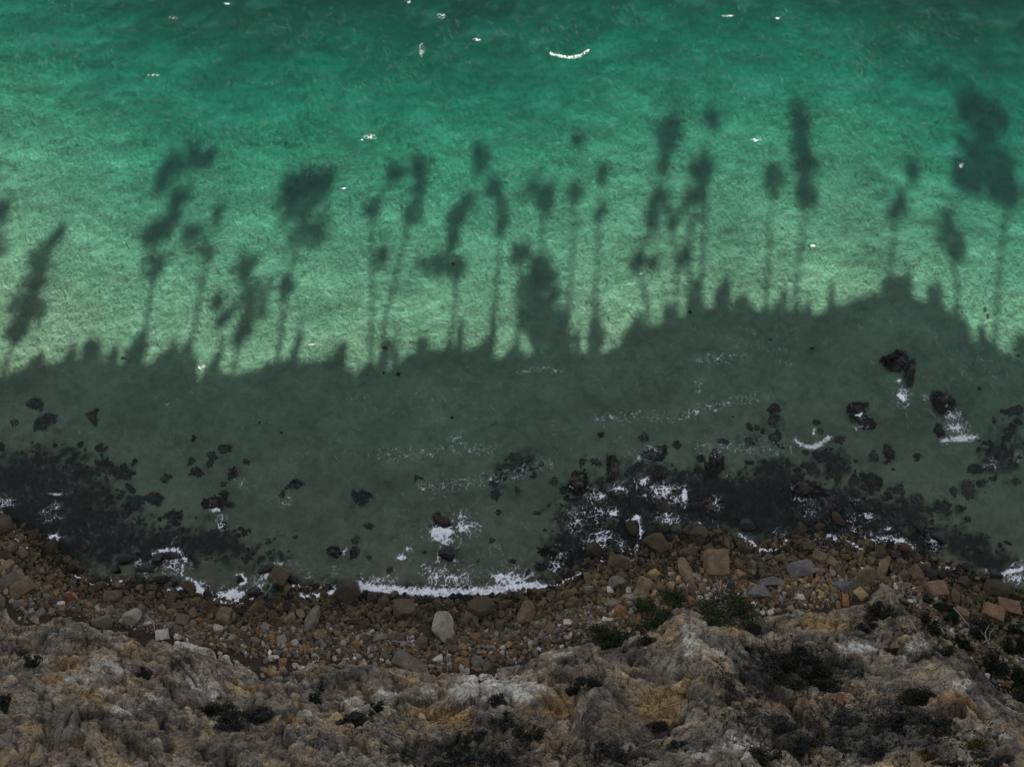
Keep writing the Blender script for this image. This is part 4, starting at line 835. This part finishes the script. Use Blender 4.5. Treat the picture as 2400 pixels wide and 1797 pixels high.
CAPS = [((952, 36), 14, 8, .8, "small whitecap at the top, left of centre"), ((1028, 86), 12, 4, 1.0, "small whitecap left of the long curved one"), ((910, 110), 10, 22, .55, "faint vertical foam wisp in the upper sea"), ((376, 39), 12, 4, 1.0, "small whitecap near the top left corner"), ((880, 5), 10, 4, .9, "tiny whitecap touching the top edge"), ((490, 9), 9, 3, .9, "tiny whitecap at the top edge, left part"),
        ((1572, 35), 20, 4, .8, "thin whitecap streak at the top right"), ((1632, 303), 16, 5, .9, "small whitecap right of the tree shadows' tops"), ((440, 794), 14, 7, 1.0, "bright painted sun glint at the shadow's edge on the left"), ((742, 408), 8, 3, .9, "tiny foam fleck beside a dark tree shadow"), ((2076, 357), 9, 9, .8, "small whitecap inside the dark right-hand tree shadow"), ((800, 296), 20, 8, .85, "thin foam streak above the middle tree shadows"), ((1755, 532), 8, 4, 1.0, "small foam fleck in the bright green water on the right"), ((330, 163), 22, 4, .7, "thin foam streak in the upper left sea"), ((680, 745), 18, 4, .85, "faint foam streak along the shadow's edge"), ((1385, 592), 7, 4, .8, "tiny foam fleck above the shadow's edge"), ((1680, 40), 5, 3, .9, "tiny foam fleck near the top right")]  # the entry at the left shadow edge is a sun glint drawn as foam
for (p, rx, ry, s, lab) in CAPS:
    breaker(lab, [('F', p[0], p[1], rx, ry, max(s * .6, .45))], .06, "whitecap", "whitecap", 2.5)

r = np.random.default_rng(640); N = 44000  # sky reflections off wavelets painted as thin pale quads, stronger in the shaded water
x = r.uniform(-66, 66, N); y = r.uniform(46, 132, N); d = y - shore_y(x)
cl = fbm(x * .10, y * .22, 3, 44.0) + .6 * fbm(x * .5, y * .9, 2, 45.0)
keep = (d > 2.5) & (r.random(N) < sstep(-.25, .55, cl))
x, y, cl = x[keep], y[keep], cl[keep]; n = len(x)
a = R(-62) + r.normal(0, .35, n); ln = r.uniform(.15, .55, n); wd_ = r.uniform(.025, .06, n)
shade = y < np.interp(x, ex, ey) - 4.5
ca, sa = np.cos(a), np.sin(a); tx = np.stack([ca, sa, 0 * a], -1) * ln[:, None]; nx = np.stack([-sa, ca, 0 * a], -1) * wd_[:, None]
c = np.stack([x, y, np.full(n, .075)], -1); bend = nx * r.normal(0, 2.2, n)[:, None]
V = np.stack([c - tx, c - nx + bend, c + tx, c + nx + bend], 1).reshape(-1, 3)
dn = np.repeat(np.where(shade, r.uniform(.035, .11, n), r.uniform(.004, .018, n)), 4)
tag(link("painted_ripple_glints", make_mesh("painted_ripple_glints", V, np.arange(4 * n).reshape(n, 4), [M_FOAM], False, {"dens": dn})), "thin pale streaks painted as sky glints on the rippled sea", "foam", kind="stuff")

# ------------------------------------------------------------------ floating seaweed
def weed(px, py, size, lab):
    r = np.random.default_rng(int(px * 3 + py))
    x, y = at(px, py, 0.0); s = size * .5 * float(mpp(y, 0))
    V, Fq = [], []
    for b in range(12):
        a = r.uniform(0, 6.28); L = s * r.uniform(.4, 1.1); w = s * r.uniform(.2, .42); bend = r.uniform(-.8, .8)
        k0 = len(V)
        for i in range(5):
            t = i / 4; aa = a + bend * t; cxp, cyp = L * t * math.cos(aa), L * t * math.sin(aa)
            wv = w * (1 - .6 * t) * (1 + .3 * (i % 2)); zz = .03 + .04 * r.random()
            V += [(cxp - wv * math.sin(aa), cyp + wv * math.cos(aa), zz), (cxp + wv * math.sin(aa), cyp - wv * math.cos(aa), zz)]
        for i in range(4):
            q = k0 + 2 * i; Fq.append((q, q + 1, q + 3, q + 2))
    o = link("floating_seaweed", make_mesh("floating_seaweed", V, Fq, [M_WEED], True), None, (float(x), float(y), .04))
    o.color = (.006, .006, .004, 1); tag(o, lab, "seaweed")
for (q, s, lab) in [((5, 368, 215), 11, "largest dark floating weed clump below the sunlit water's lower tip"), ((5, 275, 205), 7, "small dark weed shred left of the largest floating clump"), ((5, 170, 215), 5, "tiny dark weed speck left of two other shreds"), ((5, 283, 45), 10, "reddish weed clump at the sunlit water's lower tip"), ((5, 290, 140), 4, "tiny weed speck just under the sunlit water's tip"), ((5, 715, 495), 7, "lone dark weed shred in mid shallows"), ((5, 1680, 602), 15, "hooked dark weed clump left of the right-hand rocks"), ((4, 800, 110), 10, "dark weed clump in shaded water on the left"), ((4, 1258, 630), 15, "ragged weed clump left of a group of sunken rocks"), ((4, 1680, 527), 6, "tiny weed shred in the left shallows"), ((4, 1820, 592), 7, "small forked weed shred right of another shred"),
                    ((6, 838, 47), 8, "small dark weed clump in shaded water, right half"), ((6, 1920, 310), 9, "small weed shred right of the triangular foam patch"), ((6, 322, 490), 5, "tiny weed speck in the right shallows"), ((9, 40, 1260), 8, "dark weed clump at the shadow's edge, right of centre"), ((9, 1690, 1285), 10, "weed clump in the bright water at the far right"), ((9, 485, 1412), 6, "tiny weed shred near the right shadow's edge"), ((8, 625, 990), 9, "weed shred inside a tree shadow, centre"), ((8, 805, 1055), 6, "small brown weed shred in bright water, centre"), ((8, 402, 960), 4, "tiny weed speck beside a tree shadow"), ((6, 2165, 92), 9, "dark weed clump near the right edge")]:
    px, py = P(*q); weed(px, py, s * 1.5, lab)

# ------------------------------------------------------------------ plants
def leaf_cloud(centres, radii, n, size, r, flat=.85):
    """leaf-sized quads spread through clumps; centres (k,3), radii (k,3)"""
    k = r.integers(0, len(centres), n)
    d = r.normal(size=(n, 3)); d /= np.linalg.norm(d, axis=1)[:, None]
    rad = r.random(n) ** .45
    p = centres[k] + d * radii[k] * rad[:, None]
    a = r.normal(size=(n, 3)); a /= np.linalg.norm(a, axis=1)[:, None]
    b = np.cross(a, r.normal(size=(n, 3))); b /= np.linalg.norm(b, axis=1)[:, None]
    s = size * r.uniform(.6, 1.4, n)
    a = a * s[:, None]; b = b * (s * r.uniform(.35, .7, n))[:, None]
    V = np.stack([p - a, p - b * .9, p + a, p + b], 1).reshape(-1, 3)
    return V, np.arange(n * 4).reshape(n, 4)
def tube(pts, rads, sides=6):
    pts = np.asarray(pts, float); V, Fq = [], []
    for i, p in enumerate(pts):
        t = pts[min(i + 1, len(pts) - 1)] - pts[max(i - 1, 0)]; t = t / (np.linalg.norm(t) + 1e-9)
        u = np.cross(t, [.31, .17, .93] if abs(t[2]) < .9 else [1, 0, 0]); u /= np.linalg.norm(u) + 1e-9; v = np.cross(t, u)
        for k in range(sides):
            a = 2 * math.pi * k / sides; V.append(p + rads[i] * (math.cos(a) * u + math.sin(a) * v))
    for i in range(len(pts) - 1):
        for k in range(sides):
            a = i * sides + k; b = i * sides + (k + 1) % sides; Fq.append((a, b, b + sides, a + sides))
    return np.array(V), np.array(Fq)
def merge(parts):
    V, Fq, o = [], [], 0
    for v, f in parts: V.append(v); Fq.append(f + o); o += len(v)
    return np.concatenate(V), np.concatenate(Fq)
def limb(a, b, r0, r1, r, wob=.06, n=6):
    a, b = np.asarray(a, float), np.asarray(b, float); L = np.linalg.norm(b - a)
    t = np.linspace(0, 1, n)[:, None]; p = a + (b - a) * t + r.normal(size=(n, 3)) * wob * L * np.sin(t * math.pi)
    return tube(p, np.linspace(r0, r1, n))

LEAFC = {'green': (.028, .040, .012), 'dark': (.024, .025, .017), 'grey': (.042, .040, .036), 'yellow': (.10, .075, .02), 'deep': (.012, .02, .007)}
def bush(px, py, w, h, col, lab, name="bush", cliff=True, dense=1.0, leaf=.11):
    r = np.random.default_rng(int(px * 5 + py * 3))
    if cliff: x, y, z = on_cliff(px, py)
    else:
        x, y, z = [float(q) for q in on_ground(px, py, .3)]
    m = float(mpp(y, z)); rx, ry = w * m / 2, h * m / 2; rzv = .6 * min(rx, ry) + .15
    root = link(name, None, None, (x, y, z - .1)); tag(root, lab, "bush")
    k = max(5, int(10 * dense)); c = np.stack([r.uniform(-.75, .75, k) * rx, r.uniform(-.75, .75, k) * ry, r.uniform(.3, 1.0, k) * rzv], -1)
    inside = (c[:, 0] / rx) ** 2 + (c[:, 1] / ry) ** 2 < .7; c = c[inside] if inside.sum() > 2 else c
    c[:, 2] += -.45 * c[:, 1]                       # follows the slope
    rd = np.stack([r.uniform(.28, .48, len(c)) * rx, r.uniform(.28, .48, len(c)) * ry, r.uniform(.4, .6, len(c)) * rzv], -1)
    n = int(np.clip(1000 * dense * rx * ry, 350, 6000))
    V, Fq = leaf_cloud(c, rd, n, leaf, r)
    o = link("foliage", make_mesh("foliage", V, Fq, [M_LEAF], False), root); o.color = (*(np.array(LEAFC[col]) * r.uniform(.85, 1.2)), 1)
    st_ = merge([limb((0, 0, -.2), q * np.array([.8, .8, .9]), .06, .02, r) for q in c[:6]])
    link("stem", make_mesh("stem", *st_, [M_BARK]), root)
    return root
bush(1558, 1436, 155, 130, 'green', "dense green bush, left of the two large ones below the rubble", dense=1.3)
bush(1708, 1450, 165, 135, 'green', "dense dark green bush, right of the two large ones", dense=1.3)
bush(1430, 1488, 135, 88, 'green', "smaller low green bush left of the two large ones", dense=1.2)
bush(1520, 1498, 50, 40, 'dark', "dark brownish bush under the left large green one")
bush(1768, 1470, 40, 40, 'dark', "small grey bush right of the large dark green one")
bush(1368, 1615, 88, 62, 'dark', "dark bush in a hollow of the middle cliff", dense=1.1)
bush(1165, 1640, 42, 50, 'dark', "dark bush on the outcrop before the pale rock face")
BUSH = [(75, 1548, 40, 28), (338, 1585, 34, 40), (520, 1668, 60, 40), (560, 1690, 90, 46), (610, 1672, 60, 30), (745, 1640, 32, 80), (10, 1650, 40, 40), (828, 1690, 60, 40), (880, 1660, 50, 26), (1110, 1730, 50, 34), (1085, 1762, 70, 36), (1180, 1690, 44, 40), (1240, 1720, 60, 40), (1060, 1790, 80, 40), (1150, 1780, 80, 40), (1540, 1700, 40, 30), (1450, 1780, 40, 40), (1425, 1745, 40, 24), (1590, 1750, 44, 30), (1745, 1540, 44, 40), (1760, 1590, 60, 50), (1810, 1560, 70, 60), (1860, 1540, 80, 50), (1905, 1570, 60, 50), (1840, 1600, 80, 44), (1930, 1610, 50, 36), (1710, 1620, 26, 50), (2060, 1440, 60, 50), (2030, 1470, 40, 30), (2185, 1455, 40, 60), (2095, 1528, 34, 22), (2200, 1540, 60, 50), (2130, 1650, 90, 60), (2110, 1700, 90, 50), (2190, 1700, 80, 50), (2060, 1710, 50, 40), (1980, 1690, 60, 36), (1820, 1690, 80, 40), (1880, 1750, 90, 44), (1790, 1770, 60, 40), (2060, 1770, 70, 44), (2240, 1790, 80, 30), (1960, 1750, 70, 30), (2330, 1780, 80, 30)]
SIDE = [(0, 420, "left cliff"), (420, 950, "left-middle cliff"), (950, 1450, "middle cliff"), (1450, 1800, "cliff below the green bushes"), (1800, 2100, "right cliff"), (2100, 2500, "far right cliff")]
cnt = {}
for (x0, y0, w0, h0) in BUSH:
    sd = [s for s in SIDE if s[0] <= x0 < s[1]][0][2]; sh = "wide" if w0 > 1.5 * h0 else ("tall narrow" if h0 > 1.4 * w0 else "roundish"); szw = "large" if w0 * h0 > 3200 else ("small" if w0 * h0 < 1300 else "mid-sized")
    cnt.setdefault((szw, sh, sd), []).append((x0, y0, w0, h0))
for (szw, sh, sd), lst in cnt.items():
    lst.sort()
    for i, (x0, y0, w0, h0) in enumerate(lst):
        lab = f"{szw} {sh} dark bush on the {sd}" + ("" if len(lst) == 1 else f", {['first', 'second', 'third', 'fourth', 'fifth', 'sixth', 'seventh', 'eighth'][i]} from left")
        bush(x0, y0, w0 * 1.35, h0 * 1.3, ['dark', 'deep', 'grey', 'dark'][(x0 + y0) % 4], lab)
bush(2172, 1778, 40, 60, 'yellow', "yellowish bush at the bottom edge, left of the wider yellow one")
bush(2290, 1752, 70, 50, 'yellow', "wide yellowish bush near the bottom right corner")
bush(1548, 1745, 34, 26, 'yellow', "small ochre bush on the lower middle-right cliff")
bush(1100, 1790, 50, 24, 'yellow', "olive bush cut by the bottom edge, centre")
for i, (x0, y0, w0, h0) in enumerate([(2290, 1475, 70, 60), (2380, 1520, 60, 70), (2220, 1440, 60, 50), (2330, 1560, 90, 70), (2395, 1600, 60, 80), (2260, 1510, 60, 50), (2200, 1420, 40, 34), (2385, 1480, 50, 50), (2170, 1400, 40, 30), (2400, 1640, 70, 60)]):
    bush(x0, y0, w0, h0, 'deep' if i % 3 else 'dark', f"dark green bush in the shaded right-hand gully, {['first', 'second', 'third', 'fourth', 'fifth', 'sixth', 'seventh', 'eighth', 'ninth', 'tenth'][sorted([2290, 2380, 2220, 2330, 2395, 2260, 2200, 2385, 2170, 2400]).index(x0)]} from the left", cliff=False)

# low grey heath clinging to the cliff: a mass
r = np.random.default_rng(501)
HE = [(1850, 1570, 170, 80, 1.0), (2050, 1710, 260, 90, .9), (1080, 1770, 220, 45, .9), (1430, 1770, 160, 50, .7), (560, 1690, 120, 50, .5), (2150, 1500, 90, 60, .6), (1780, 1700, 130, 60, .7), (1250, 1700, 80, 50, .5), (850, 1690, 80, 50, .5), (1900, 1760, 200, 50, .8), (2250, 1750, 150, 60, .8), (130, 1640, 100, 40, .35), (400, 1700, 60, 40, .35)]
he = np.zeros(CX.shape)
for (x0, y0, rx, ry, s) in HE: he = np.maximum(he, s * np.exp(-((PXD - x0) / rx) ** 2 - ((PYD - y0) / ry) ** 2))
he = he + .5 * fbm(U * .35, W * .35, 4, 91.0)
cand = np.argwhere((he > .42) & (PYD < 1860) & (np.abs(CX) < 56) & (CYd < 45))
sel = cand[r.integers(0, len(cand), 3600)]
cen = np.stack([CXd[sel[:, 0], sel[:, 1]], CYd[sel[:, 0], sel[:, 1]], CZd[sel[:, 0], sel[:, 1]]], -1)
cen[:, 2] += .06; rad = r.uniform(.12, .42, len(cen))[:, None] * np.array([1, 1, .6])
V, Fq = leaf_cloud(cen, rad, 64000, .08, r)
o = link("heath_scrub", make_mesh("heath_scrub", V, Fq, [M_LEAF], False)); o.color = (.030, .029, .026, 1)
tag(o, "low dark grey heath scrub covering the cliff ledges", "scrub", kind="stuff")

# dead branches and driftwood
def deadwood(name, cat, lab, paths, cliff=False, rad=.05, lift=.25, material=None):
    """paths: lists of (px, py, height above ground)"""
    r = np.random.default_rng(len(lab) * 31); parts = []
    for pth in paths:
        p = []
        for (x0, y0, hgt) in pth:
            if cliff: x, y, z = on_cliff(x0, y0)
            else: x, y, z = [float(q) for q in on_ground(x0, y0, hgt)]
            p.append((x, y, z + hgt))
        p = np.array(p); t = np.linspace(0, len(p) - 1, 4 * (len(p) - 1) + 1)
        q = np.stack([np.interp(t, np.arange(len(p)), p[:, k]) for k in range(3)], -1) + r.normal(size=(len(t), 3)) * .03
        parts.append(tube(q, np.linspace(rad, rad * .35, len(q)) * .65, 6))
    V, Fq = merge(parts); c = V.mean(0)
    tag(link(name, make_mesh(name, V - c, Fq, [material or M_DRIFT]), None, tuple(c)), lab, cat)
deadwood("driftwood", "driftwood", "long white driftwood branch left of the biggest beach boulder", [[P(2, 330, 835) + (.5,), P(2, 400, 840) + (.6,), P(2, 460, 870) + (.6,), P(2, 515, 915) + (.4,)], [P(2, 430, 800) + (.5,), P(2, 432, 850) + (.6,)], [P(2, 300, 830) + (.4,), P(2, 330, 855) + (.5,)]], rad=.1)
deadwood("driftwood", "driftwood", "thin upright white stick on the gravel right of the dark grey slab", [[P(2, 690, 890) + (.4,), P(2, 685, 950) + (.5,), P(2, 688, 1040) + (.3,)], [P(2, 700, 930) + (.5,), P(2, 705, 990) + (.4,)], [P(2, 580, 995) + (.4,), P(2, 650, 1010) + (.4,)]], rad=.06)
deadwood("driftwood", "driftwood", "forked pale driftwood beside white stones at the left cliff foot", [[P(1, 940, 660) + (.5,), P(1, 985, 700) + (.6,), P(1, 1000, 760) + (.5,), P(1, 1020, 880) + (.5,)], [P(1, 960, 690) + (.6,), P(1, 900, 740) + (.4,)], [P(1, 985, 700) + (.6,), P(1, 1020, 730) + (.6,)]], rad=.08)
deadwood("driftwood", "driftwood", "thin curved driftwood by the white rock band on the left", [[P(1, 1200, 785) + (.4,), P(1, 1250, 820) + (.4,), P(1, 1310, 845) + (.4,)]], rad=.07)
deadwood("driftwood", "driftwood", "pale sticks in the rubble left of the green bushes", [[P(2, 1560, 685) + (.4,), P(2, 1600, 695) + (.4,)], [P(2, 1615, 660) + (.4,), P(2, 1640, 700) + (.4,)]], rad=.08)
deadwood("dead_shrub", "dead shrub", "bleached dead shrub below the big square sandstone block", [[P(3, 250, 590) + (.2,), P(3, 240, 520) + (.8,), P(3, 215, 420) + (1.6,)], [P(3, 250, 580) + (.3,), P(3, 270, 510) + (.9,), P(3, 300, 440) + (1.3,)], [P(3, 250, 560) + (.4,), P(3, 300, 510) + (.8,)], [P(3, 245, 540) + (.6,), P(3, 180, 440) + (1.3,)], [P(3, 240, 520) + (.8,), P(3, 245, 430) + (1.4,)]], rad=.09)
deadwood("dead_branch", "branch", "slender upright pale stick right of the long leaning slab", [[P(3, 1430, 545) + (.4,), P(3, 1425, 480) + (.8,), P(3, 1398, 400) + (1.3,)]], rad=.08)
deadwood("dead_branch", "branch", "small forked twig below a white stone on the right", [[P(3, 1500, 610) + (.4,), P(3, 1500, 560) + (.7,), P(3, 1485, 540) + (.8,)], [P(3, 1500, 560) + (.7,), P(3, 1510, 545) + (.8,)]], rad=.05)
deadwood("fallen_log", "log", "long thin white log slanting into the right-hand gully", [[P(3, 1755, 615) + (.8,), P(3, 1810, 680) + (.8,), P(3, 1880, 775) + (.5,)]], rad=.12)
deadwood("dead_tree", "dead tree", "bleached forked dead tree in the right-hand gully", [[P(3, 1990, 870) + (.2,), P(3, 1970, 830) + (.7,), P(3, 1930, 760) + (1.4,)], [P(3, 1980, 850) + (.4,), P(3, 1990, 790) + (1.0,), P(3, 2020, 745) + (1.5,)], [P(3, 1970, 830) + (.7,), P(3, 1960, 780) + (1.1,), P(3, 1985, 730) + (1.5,)], [P(3, 1990, 870) + (.2,), P(3, 2020, 880) + (.4,)], [P(3, 1970, 830) + (.7,), P(3, 1940, 850) + (.8,)]], rad=.11)
for (x0, y0, L, lab) in [(2222, 1790, 90, "tall thin dead stem rising beside the yellow bushes"), (2150, 1760, 55, "thin dead stem left of the tall one near the yellow bushes"), (1215, 1745, 34, "small dark leafless shrub on the pale ledge at the bottom"), (1160, 1745, 40, "small leafless shrub left of another on the bottom ledge"), (1395, 1760, 34, "leafless twig on the lower middle cliff"), (1070, 1700, 30, "leafless twig on the ochre hollow")]:
    deadwood("dead_shrub", "dead shrub", lab, [[(x0, y0, .05), (x0 - 4, y0 - 2, .9), (x0 - 8, y0 - 4, L * .036)], [(x0 - 4, y0 - 2, .9), (x0 + 10, y0 - 3, L * .028)], [(x0 - 4, y0 - 2, .6), (x0 - 14, y0 - 3, L * .02)]], cliff=True, rad=.05, material=M_BARK if 'dark' in lab or 'leafless' in lab else M_DRIFT)

# ------------------------------------------------------------------ trees on the cliff top (beyond the lower edge; their shadows cross the sea)
def to_tree(px, py, Yp, zbed=-1.4):
    x, y = at(px, py, zbed); k = (y - Yp) / LDIR[1]
    return np.array([float(x) - LDIR[0] * k, Yp, zbed - LDIR[2] * k])
TREES = [  # (region, foot x-y of the trunk's shadow, blobs (X, Y, rx, ry), density)
    (7, (70, 1480), [(240, 1000, 85, 75), (190, 1190, 85, 110), (330, 810, 30, 40), (120, 1310, 50, 60)]),
    (7, (835, 1420), [(1075, 425, 95, 60), (950, 440, 60, 40), (890, 530, 40, 70), (985, 660, 60, 80), (915, 780, 60, 60), (850, 820, 60, 50), (870, 990, 65, 60)]),
    (7, (1100, 1450), [(1210, 730, 35, 55), (1065, 825, 65, 40), (1155, 915, 35, 30)]),
    (7, (1580, 1450), [(1690, 555, 105, 80), (1590, 610, 55, 95), (1680, 810, 150, 115), (1790, 560, 40, 40), (1590, 1110, 36, 50)]),
    (7, (1340, 1450), [(1370, 985, 62, 50), (1400, 1190, 95, 115), (1350, 1330, 40, 60)]),
    (7, (1230, 1440), [(1215, 1180, 30, 42), (1240, 1290, 25, 40)]),
    (7, (-40, 1440), [(15, 690, 45, 45), (5, 880, 45, 60)]),
    (8, (240, 1440), [(290, 490, 45, 58), (165, 690, 40, 45)]),
    (8, (330, 1420), [(430, 470, 50, 70), (430, 600, 40, 70), (390, 720, 48, 75), (220, 950, 30, 45)]),
    (8, (850, 1400), [(770, 420, 52, 80), (845, 580, 40, 50), (890, 725, 36, 70)]),
    (8, (630, 1400), [(660, 735, 72, 120), (620, 860, 40, 50), (520, 985, 100, 46), (650, 1000, 40, 40)]),
    (8, (1100, 1400), [(1080, 585, 85, 52), (1130, 645, 42, 50)]),
    (8, (1000, 1400), [(1000, 925, 50, 58)]),
    (8, (1110, 1420), [(1130, 1010, 62, 60), (1110, 1140, 100, 90), (1110, 1250, 125, 90), (1110, 1350, 140, 80)]),
    (8, (1270, 1380), [(1300, 600, 45, 58), (1310, 320, 30, 30)]),
    (8, (1400, 1380), [(1450, 490, 30, 60), (1440, 700, 36, 48)]),
    (8, (1700, 1260), [(1812, 235, 85, 70), (1810, 340, 50, 60), (1790, 450, 35, 50), (1775, 610, 48, 60), (1720, 740, 46, 110), (1640, 980, 42, 36), (1730, 985, 30, 30)]),
    (8, (1850, 1200), [(1840, 760, 35, 50), (1900, 940, 30, 60)]),
    (9, (100, 1120), [(160, 200, 46, 55)]),
    (9, (40, 1120), [(110, 470, 70, 60), (60, 640, 55, 110)]),
    (9, (590, 1080), [(660, 200, 60, 60), (650, 310, 55, 85), (680, 440, 60, 80), (690, 600, 52, 75)]),
    (9, (460, 1120), [(500, 530, 55, 65)]),
    (9, (1110, 1060), [(1285, 490, 36, 50), (1220, 640, 30, 50), (1190, 700, 60, 48)]),
    (9, (1670, 1320), [(1640, 210, 85, 130), (1745, 240, 70, 95), (1640, 400, 125, 115), (1745, 500, 120, 105), (1810, 600, 80, 60), (1590, 520, 75, 70)]),
    (9, (1545, 1320), [(1490, 805, 78, 58), (1500, 900, 60, 42)]),
]
for ti, (rg, foot, blobs) in enumerate(TREES):
    r = np.random.default_rng(900 + ti)
    Yp = 3.5 - 2.5 * (ti % 3)
    s = REG[rg][2] * .0505
    fx, fy = P(rg, *foot); bp = to_tree(fx, fy, Yp)
    zg = float(rim_z(bp[0])) - 1.5 + .04 * (RIM_Y - Yp) - .2
    base = np.array([bp[0] - .0, Yp, zg])
    root = link("cliff_top_tree", None, None, tuple(base)); tag(root, "tall slender tree on the cliff top, throwing its shadow across the sea", "tree", "trees on the cliff top")
    C, Rd, nl = [], [], 0
    for (X, Y, rx, ry) in blobs:
        px, py = P(rg, X, Y); c = to_tree(px, py, Yp) - base
        rxm = rx * s * 1.2; rzm = ry * s * 1.1 * math.tan(SUN_EL) * 1.12; rym = min(rxm, 2.2)
        C.append(c); Rd.append(np.array([rxm, rym, rzm]))
    C = np.array(C); Rd = np.array(Rd)
    sub, sr = [], []
    for c, q in zip(C, Rd):
        for _ in range(24):
            dv = r.normal(size=3); dv /= np.linalg.norm(dv)
            sub.append(c + dv * q * 1.15 * r.random() ** .55); sr.append(q * r.uniform(.22, .46))
    area = float(np.sum(Rd[:, 0] * Rd[:, 2]))
    V, Fq = leaf_cloud(np.array(sub), np.array(sr), int(np.clip(area * 310, 700, 9000)), .27, r)
    o = link("crown", make_mesh("crown", V, Fq, [M_LEAF], False), root); o.color = (.03, .042, .016, 1)
    topi = int(np.argmax(C[:, 2])); order = np.argsort(C[:, 2]); parts = []
    topc = C[topi]; trunk = [np.array([0, 0, -.6])]
    lowest = C[order[0]]
    knots = [np.array([0, 0, -.6]), np.array([lowest[0] * .55, 0, lowest[2] * .6])] + [C[i] * np.array([1, .3, 1]) for i in order if Rd[i, 0] > .8][:4]
    knots = sorted(knots, key=lambda p: p[2])
    kr = np.linspace(.36, .12, len(knots))
    tt_ = np.linspace(0, len(knots) - 1, 5 * (len(knots) - 1) + 1)
    kp = np.array(knots); q = np.stack([np.interp(tt_, np.arange(len(kp)), kp[:, k]) for k in range(3)], -1)
    parts.append(tube(q, np.linspace(.30, .12, len(q)), 7))
    for c in C:
        j = np.array([np.interp(max(c[2] - 2.0, 0), kp[:, 2], kp[:, k]) for k in range(3)])
        parts.append(limb(j, c, .10, .04, r))
    link("trunk", make_mesh("trunk", *merge(parts), [M_BARK]), root)
# scrub along the rim, also out of the picture below
rr = np.random.default_rng(950)
xs = np.sort(rr.uniform(-66, 66, 96))
for i, x in enumerate(xs):
    Yp = rr.uniform(4.5, 7.0); z = float(rim_z(x)) - 1.6
    root = link("rim_bush", None, None, (float(x), Yp, z)); tag(root, "bushy scrub on the cliff rim edging the shadow on the sea", "bush", "scrub along the cliff rim")
    w = rr.uniform(.5, 1.4); h = rr.uniform(1.3, 3.0) * (1.45 if rr.random() < .22 else 1)
    c = np.stack([rr.uniform(-.6, .6, 6) * w, rr.uniform(-.5, .5, 6) * .8, rr.uniform(.3, 1, 6) * h], -1)
    V, Fq = leaf_cloud(c, np.tile([w * .5, .6, h * .4], (6, 1)), 500, .2, rr)
    o = link("foliage", make_mesh("foliage", V, Fq, [M_LEAF], False), root); o.color = (.03, .036, .016, 1)
    link("stem", make_mesh("stem", *merge([limb((0, 0, -.3), q, .07, .03, rr) for q in c[:3]]), [M_BARK]), root)
